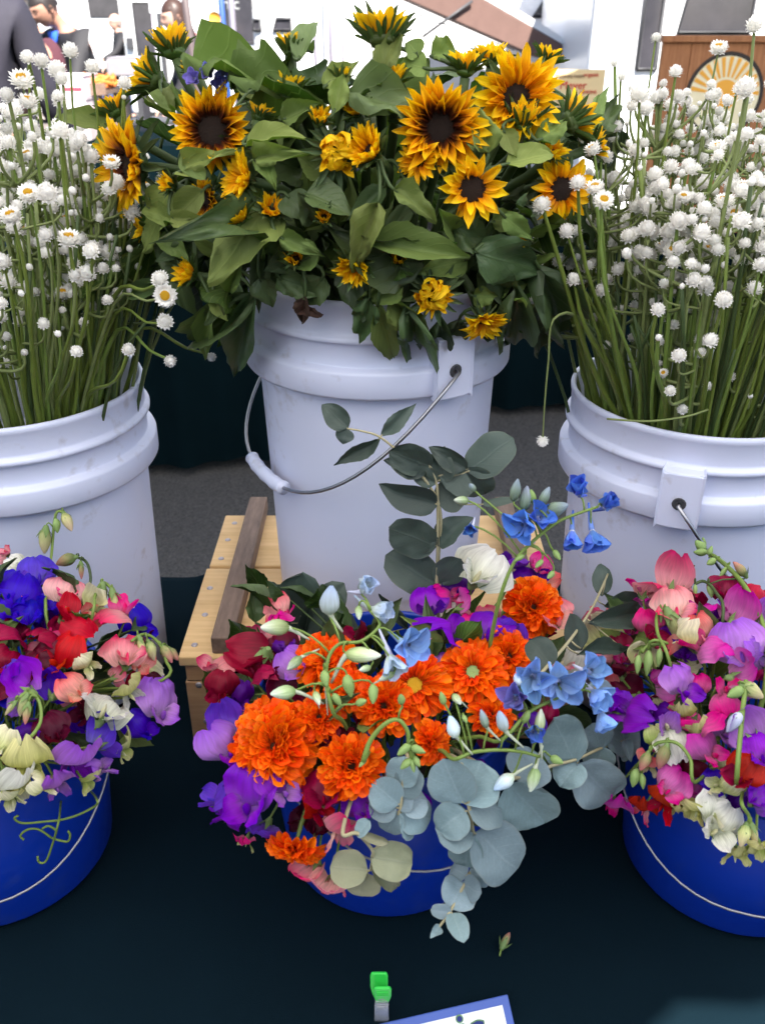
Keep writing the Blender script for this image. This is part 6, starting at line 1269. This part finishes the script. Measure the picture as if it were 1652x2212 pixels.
for x in (-.46, .46):
    for y in (-.18, .18): MB().tube([(x, y, 0), (x, y, .845)], .016, 6).build('leg', M['car_trim'], st_)

# ------------------------------------------------------------------ people behind the stalls
def skinned(name, verts, edges, mat, parent, off, sub=2):
    me = bpy.data.meshes.new(name); me.from_pydata([tuple(V(v[0]) - off) for v in verts], edges, []); o = new_obj(name, me, parent, mat)
    md = o.modifiers.new('skin', 'SKIN'); md.use_smooth_shade = True
    for i, v in enumerate(verts):
        sv = me.skin_vertices[0].data[i]; sv.radius = v[1] if hasattr(v[1], '__len__') else (v[1], v[1]); sv.use_root = (i == 0)
    s = o.modifiers.new('sub', 'SUBSURF'); s.levels = sub; s.render_levels = sub
    if name in ('jacket', 'trousers'): q = o.modifiers.new('smooth', 'SMOOTH'); q.iterations = 8; q.factor = .5
    return o
def head(parent, c, off, F, s, skin, hair, hairlen=0, bald=False, name='body'):
    """head with brow, nose, lips, ears; local z up, -y is the face"""
    m = MB()
    def fn(u, v):
        a = 2 * math.pi * u; ph = math.pi * (v - .5); r = math.cos(ph); x = .36 * r * math.cos(a); y = .46 * r * math.sin(a); z = .55 * math.sin(ph)
        if z < 0: x *= 1 + .35 * z; y = y * (1 + .25 * z) - .05 * -z * 0
        if y < 0:
            fx = abs(x)
            y -= .10 * math.exp(-(fx / .07) ** 2 - ((z + .08) / .13) ** 2)                       # nose
            y += .045 * math.exp(-((fx - .15) / .08) ** 2 - ((z - .03) / .06) ** 2)               # eye sockets
            y -= .03 * math.exp(-((z - .14) / .06) ** 2)                                          # brow
            y -= .035 * math.exp(-(fx / .14) ** 2 - ((z + .28) / .05) ** 2); y -= .05 * math.exp(-(fx / .14) ** 2 - ((z + .46) / .07) ** 2)   # lips, chin
        return (x, y, z)
    m.grid(36, 28, fn, True)
    for sg in (-1, 1):
        m.grid(8, 5, lambda u, v: (sg * (.36 + .05 * math.sin(math.pi * v)), .04 + .07 * math.cos(2 * math.pi * u) * math.sin(math.pi * v), -.02 + .12 * math.sin(2 * math.pi * u) * math.sin(math.pi * v)), True)
    m.v = [tuple(V((c - off)) + F @ (V(p) * s)) for p in m.v]
    hd = m.build('head', M[skin], parent)
    for sg in (-1, 1):
        e = MB().lathe([(.0001, -.03), (.03, -.015), (.035, 0), (.03, .015), (.0001, .03)], 8); e.v = [tuple(V((c - off)) + F @ ((V(p) * V((1, 1, 1)) if False else V((p[0] * .9, p[1] * .5, p[2] * .7)) + V((sg * .15, -.395, .02))) * s)) for p in e.v]; e.build('eye', M['hair_dark'], hd)
        b = MB().tube([(sg * .07, -.455, .10), (sg * .15, -.45, .125), (sg * .24, -.40, .10)], [.012, .018, .008], 5); b.v = [tuple(V((c - off)) + F @ (V(p) * s)) for p in b.v]; b.build('eyebrow', M[hair], hd)
    if not bald or True:
        h = MB()
        def hf(u, v):
            a = 2 * math.pi * u; low = (-.30 - hairlen if math.sin(a) > -.35 else (.22 if not bald else .6)); ph_top = math.pi / 2
            if bald: low = -.25 if math.sin(a) > .05 else .0
            k = v; zt = .60 * (1 - k) + low * k if not bald else (.10 * (1 - k) + low * k)
            rr = math.sqrt(max(0, 1 - (min(.6, max(zt, -.05)) / .605) ** 2)); n_ = 1 + .05 * noise.noise(V((math.cos(a) * 4, math.sin(a) * 4, zt * 5)))
            wide = 1 + max(0, -zt) * .28 * (1 if hairlen else -.6)
            return (.395 * rr * math.cos(a) * n_ * wide, .50 * rr * math.sin(a) * n_ * wide + (.03 if math.sin(a) > 0 else .02), zt + .02 * n_)
        h.grid(32, 14, hf, True); h.v = [tuple(V((c - off)) + F @ (V(p) * s)) for p in h.v]; h.build('hair', M[hair], parent)
    return hd
def person(label, base, J, skin, coat, trousers, hair, F, hs=.235, hairlen=0, bald=False, shirt=None):
    """J: joints in world space"""
    t = thing('person', base, label, 'person', 'people behind the stalls'); off = V(base)
    g = J
    vb = [(g['pelvis'], .12), (g['chest'], .12), (g['neck'], .055), (g['head'], .075)]; ed = [(0, 1), (1, 2), (2, 3)]
    for s in 'lr':
        i = len(vb); vb += [(g['hip' + s], .08), (g['knee' + s], .055), (g['ankle' + s], .04), (g['toe' + s], .035)]; ed += [(0, i), (i, i + 1), (i + 1, i + 2), (i + 2, i + 3)]
        i = len(vb); h0 = V(g['hand' + s]); dr = (h0 - V(g['elbow' + s])).normalized(); sd = dr.cross(V((0, 0, 1))); sd = sd.normalized() if sd.length > .01 else V((1, 0, 0))
        vb += [(g['sh' + s], .06), (g['elbow' + s], .04), (h0, .028), (h0 + dr * .07, (.038, .016))]; ed += [(1, i), (i, i + 1), (i + 1, i + 2), (i + 2, i + 3)]; j = i + 3
        for q in range(4):
            n0 = len(vb); o_ = sd * (.028 * (q / 1.5 - 1)); ln = (.062, .075, .07, .055)[q]
            vb += [(h0 + dr * .10 + o_, .009), (h0 + dr * (.10 + ln * .55) + o_ + V((0, 0, -.012)), .0085), (h0 + dr * (.10 + ln) + o_ + V((0, 0, -.03)), .007)]; ed += [(j, n0), (n0, n0 + 1), (n0 + 1, n0 + 2)]
        n0 = len(vb); vb += [(h0 + dr * .055 + sd * .045, .010), (h0 + dr * .085 + sd * .06, .008)]; ed += [(i + 2, n0), (n0, n0 + 1)]
    skinned('body', vb, ed, M[skin], t, off)
    vc = [(g['pelvis'], (.185, .15)), (V(g['pelvis']).lerp(V(g['chest']), .5), (.185, .14)), (g['chest'], (.20, .14)), (V(g['chest']).lerp(V(g['neck']), .70), (.115, .10)), (V(g['chest']).lerp(V(g['neck']), .98), (.085, .085))]; ec = [(0, 1), (1, 2), (2, 3), (3, 4)]
    if coat == 'coat_navy': vc = vc[:4]; ec = ec[:3]
    for s in 'lr':
        i = len(vc); vc += [(g['sh' + s], .088), (g['elbow' + s], .066), (V(g['elbow' + s]).lerp(V(g['hand' + s]), .95), .050)]; ec += [(2, i), (i, i + 1), (i + 1, i + 2)]
    skinned('jacket', vc, ec, M[coat], t, off)
    vt = [(g['pelvis'], (.165, .13))]; et = []
    for s in 'lr': i = len(vt); vt += [(g['hip' + s], .105), (g['knee' + s], .08), (g['ankle' + s], .065)]; et += [(0, i), (i, i + 1), (i + 1, i + 2)]
    skinned('trousers', vt, et, M[trousers], t, off)
    for s in 'lr':
        a = V(g['ankle' + s]); b = V(g['toe' + s]); vs = [(a + V((0, 0, -.03)), .048), (a.lerp(b, .5) + V((0, 0, -.0)), .045), (b, .038)]; skinned('shoe', vs, [(0, 1), (1, 2)], M['car_trim'], t, off)
    head(t, V(g['head']), off, F, hs, skin, hair, hairlen, bald)
    if shirt:
        n = V(g['neck']); c = V(g['chest']); fw = F @ V((0, -1, 0)); d = n.lerp(c, .45) + fw * .105; e = n.lerp(c, .05) + fw * .06
        sdv = F @ V((1, 0, 0)); o = MB(); o.poly([e - sdv * .055 - off, e + sdv * .055 - off, d + sdv * .012 - off + V((0, 0, -.05)), d - sdv * .012 - off + V((0, 0, -.05))], fw * .03); recalc(o.build('shirt', M[shirt], t))
    return t
def standing(c, yaw, lean=0., h=1.72, arms=((.0, 0), (.0, 0)), leanside=0.):
    """joints of a standing figure; yaw 0 faces -y (towards the camera), lean bends the trunk forward"""
    Rz = Matrix.Rotation(yaw, 3, 'Z'); k = h / 1.72; J = {}
    def W(p): q = Rz @ (V(p) * k); return V((c[0] + q.x, c[1] + q.y, q.z))
    def T(x, y, z):                                         # trunk point above the pelvis, bent forward
        dz = z - .95; return W((x + leanside * dz, y - math.sin(lean) * dz, .95 + math.cos(lean) * dz))
    J['pelvis'] = W((0, 0, .95)); J['chest'] = T(0, 0, 1.33); J['neck'] = T(0, -.01, 1.48); J['head'] = T(0, -.05 - .05 * lean, 1.60)
    for s, sg in (('l', 1), ('r', -1)):
        J['hip' + s] = W((sg * .09, 0, .90)); J['knee' + s] = W((sg * .10, -.02, .50)); J['ankle' + s] = W((sg * .10, .02, .085)); J['toe' + s] = W((sg * .11, -.15, .04))
        J['sh' + s] = T(sg * .19, 0, 1.40); f, o = arms[0 if s == 'l' else 1]
        e = J['sh' + s] + Rz @ V((sg * (.05 + o), -f * .20, -.27)) * k; J['elbow' + s] = e; J['hand' + s] = e + Rz @ V((0, -.12 - f * .18, -.20 + f * .08)) * k
    return J
def facing(yaw, pitch=0., roll=0.): return Matrix.Rotation(yaw, 3, 'Z') @ Matrix.Rotation(pitch, 3, 'X') @ Matrix.Rotation(roll, 3, 'Y')
def shift(J, target):                                       # slide the figure so that its head lands on target (x, y only)
    d = V(target) - J['head']; d.z = 0
    for k_ in J: J[k_] = J[k_] + d
    return J
def put_person(px, py, Y, yaw, lean, h, label, skin, coat, tr, hair, hy=0., hp=0., **kw):
    arms = kw.pop('arms', ((.2, 0), (.2, 0))); ls_ = kw.pop('leanside', 0)
    tg = atY(px, py, Y); J = shift(standing((tg.x, Y), yaw, lean, h, arms, ls_), tg); b = J['pelvis']
    return person(label, (b.x, b.y, 0), J, skin, coat, tr, hair, facing(yaw + hy, hp), **kw)
put_person(100, 44, 7.6, R(-38), R(24), 1.80, 'man in a black jacket and blue shirt bending over the stall looking down', 'skin', 'jacket_black', 'jeans', 'hair_dark', R(-6), R(22), arms=((.9, .05), (.8, .05)), shirt='shirt_blue', hs=.225, hairlen=-.25)
put_person(8, -2, 7.0, R(-120), R(28), 1.74, 'person in a maroon jacket and pale trousers leaning away over the stall', 'skin', 'jacket_maroon', 'khaki', 'hair_dark', 0, R(15), arms=((.8, .0), (.8, .0)))
put_person(-84, -110, 4.1, R(176), R(5), 1.92, 'person in a long dark navy coat seen from behind at the stall edge', 'skin', 'coat_navy', 'coat_navy', 'hair_dark')
put_person(378, 44, 8.4, R(-72), R(4), 1.68, 'woman with long dark brown hair and glasses standing sideways', 'skin_pale', 'jacket_black', 'jeans', 'hair_brown', R(8), R(10), hairlen=.55, hs=.225)
put_person(248, 34, 17.0, R(-60), R(3), 1.62, 'distant grey haired man in a dark jacket and jeans by the delivery van', 'skin_pale', 'jacket_black', 'jeans', 'hair_grey', bald=True, arms=((.9, 0), (.3, 0)))
put_person(58, 40, 9.5, R(-60), R(6), 1.70, 'dark haired shopper half hidden behind the maroon jacket', 'skin', 'coat_navy', 'jeans', 'hair_dark')
# glasses for the woman
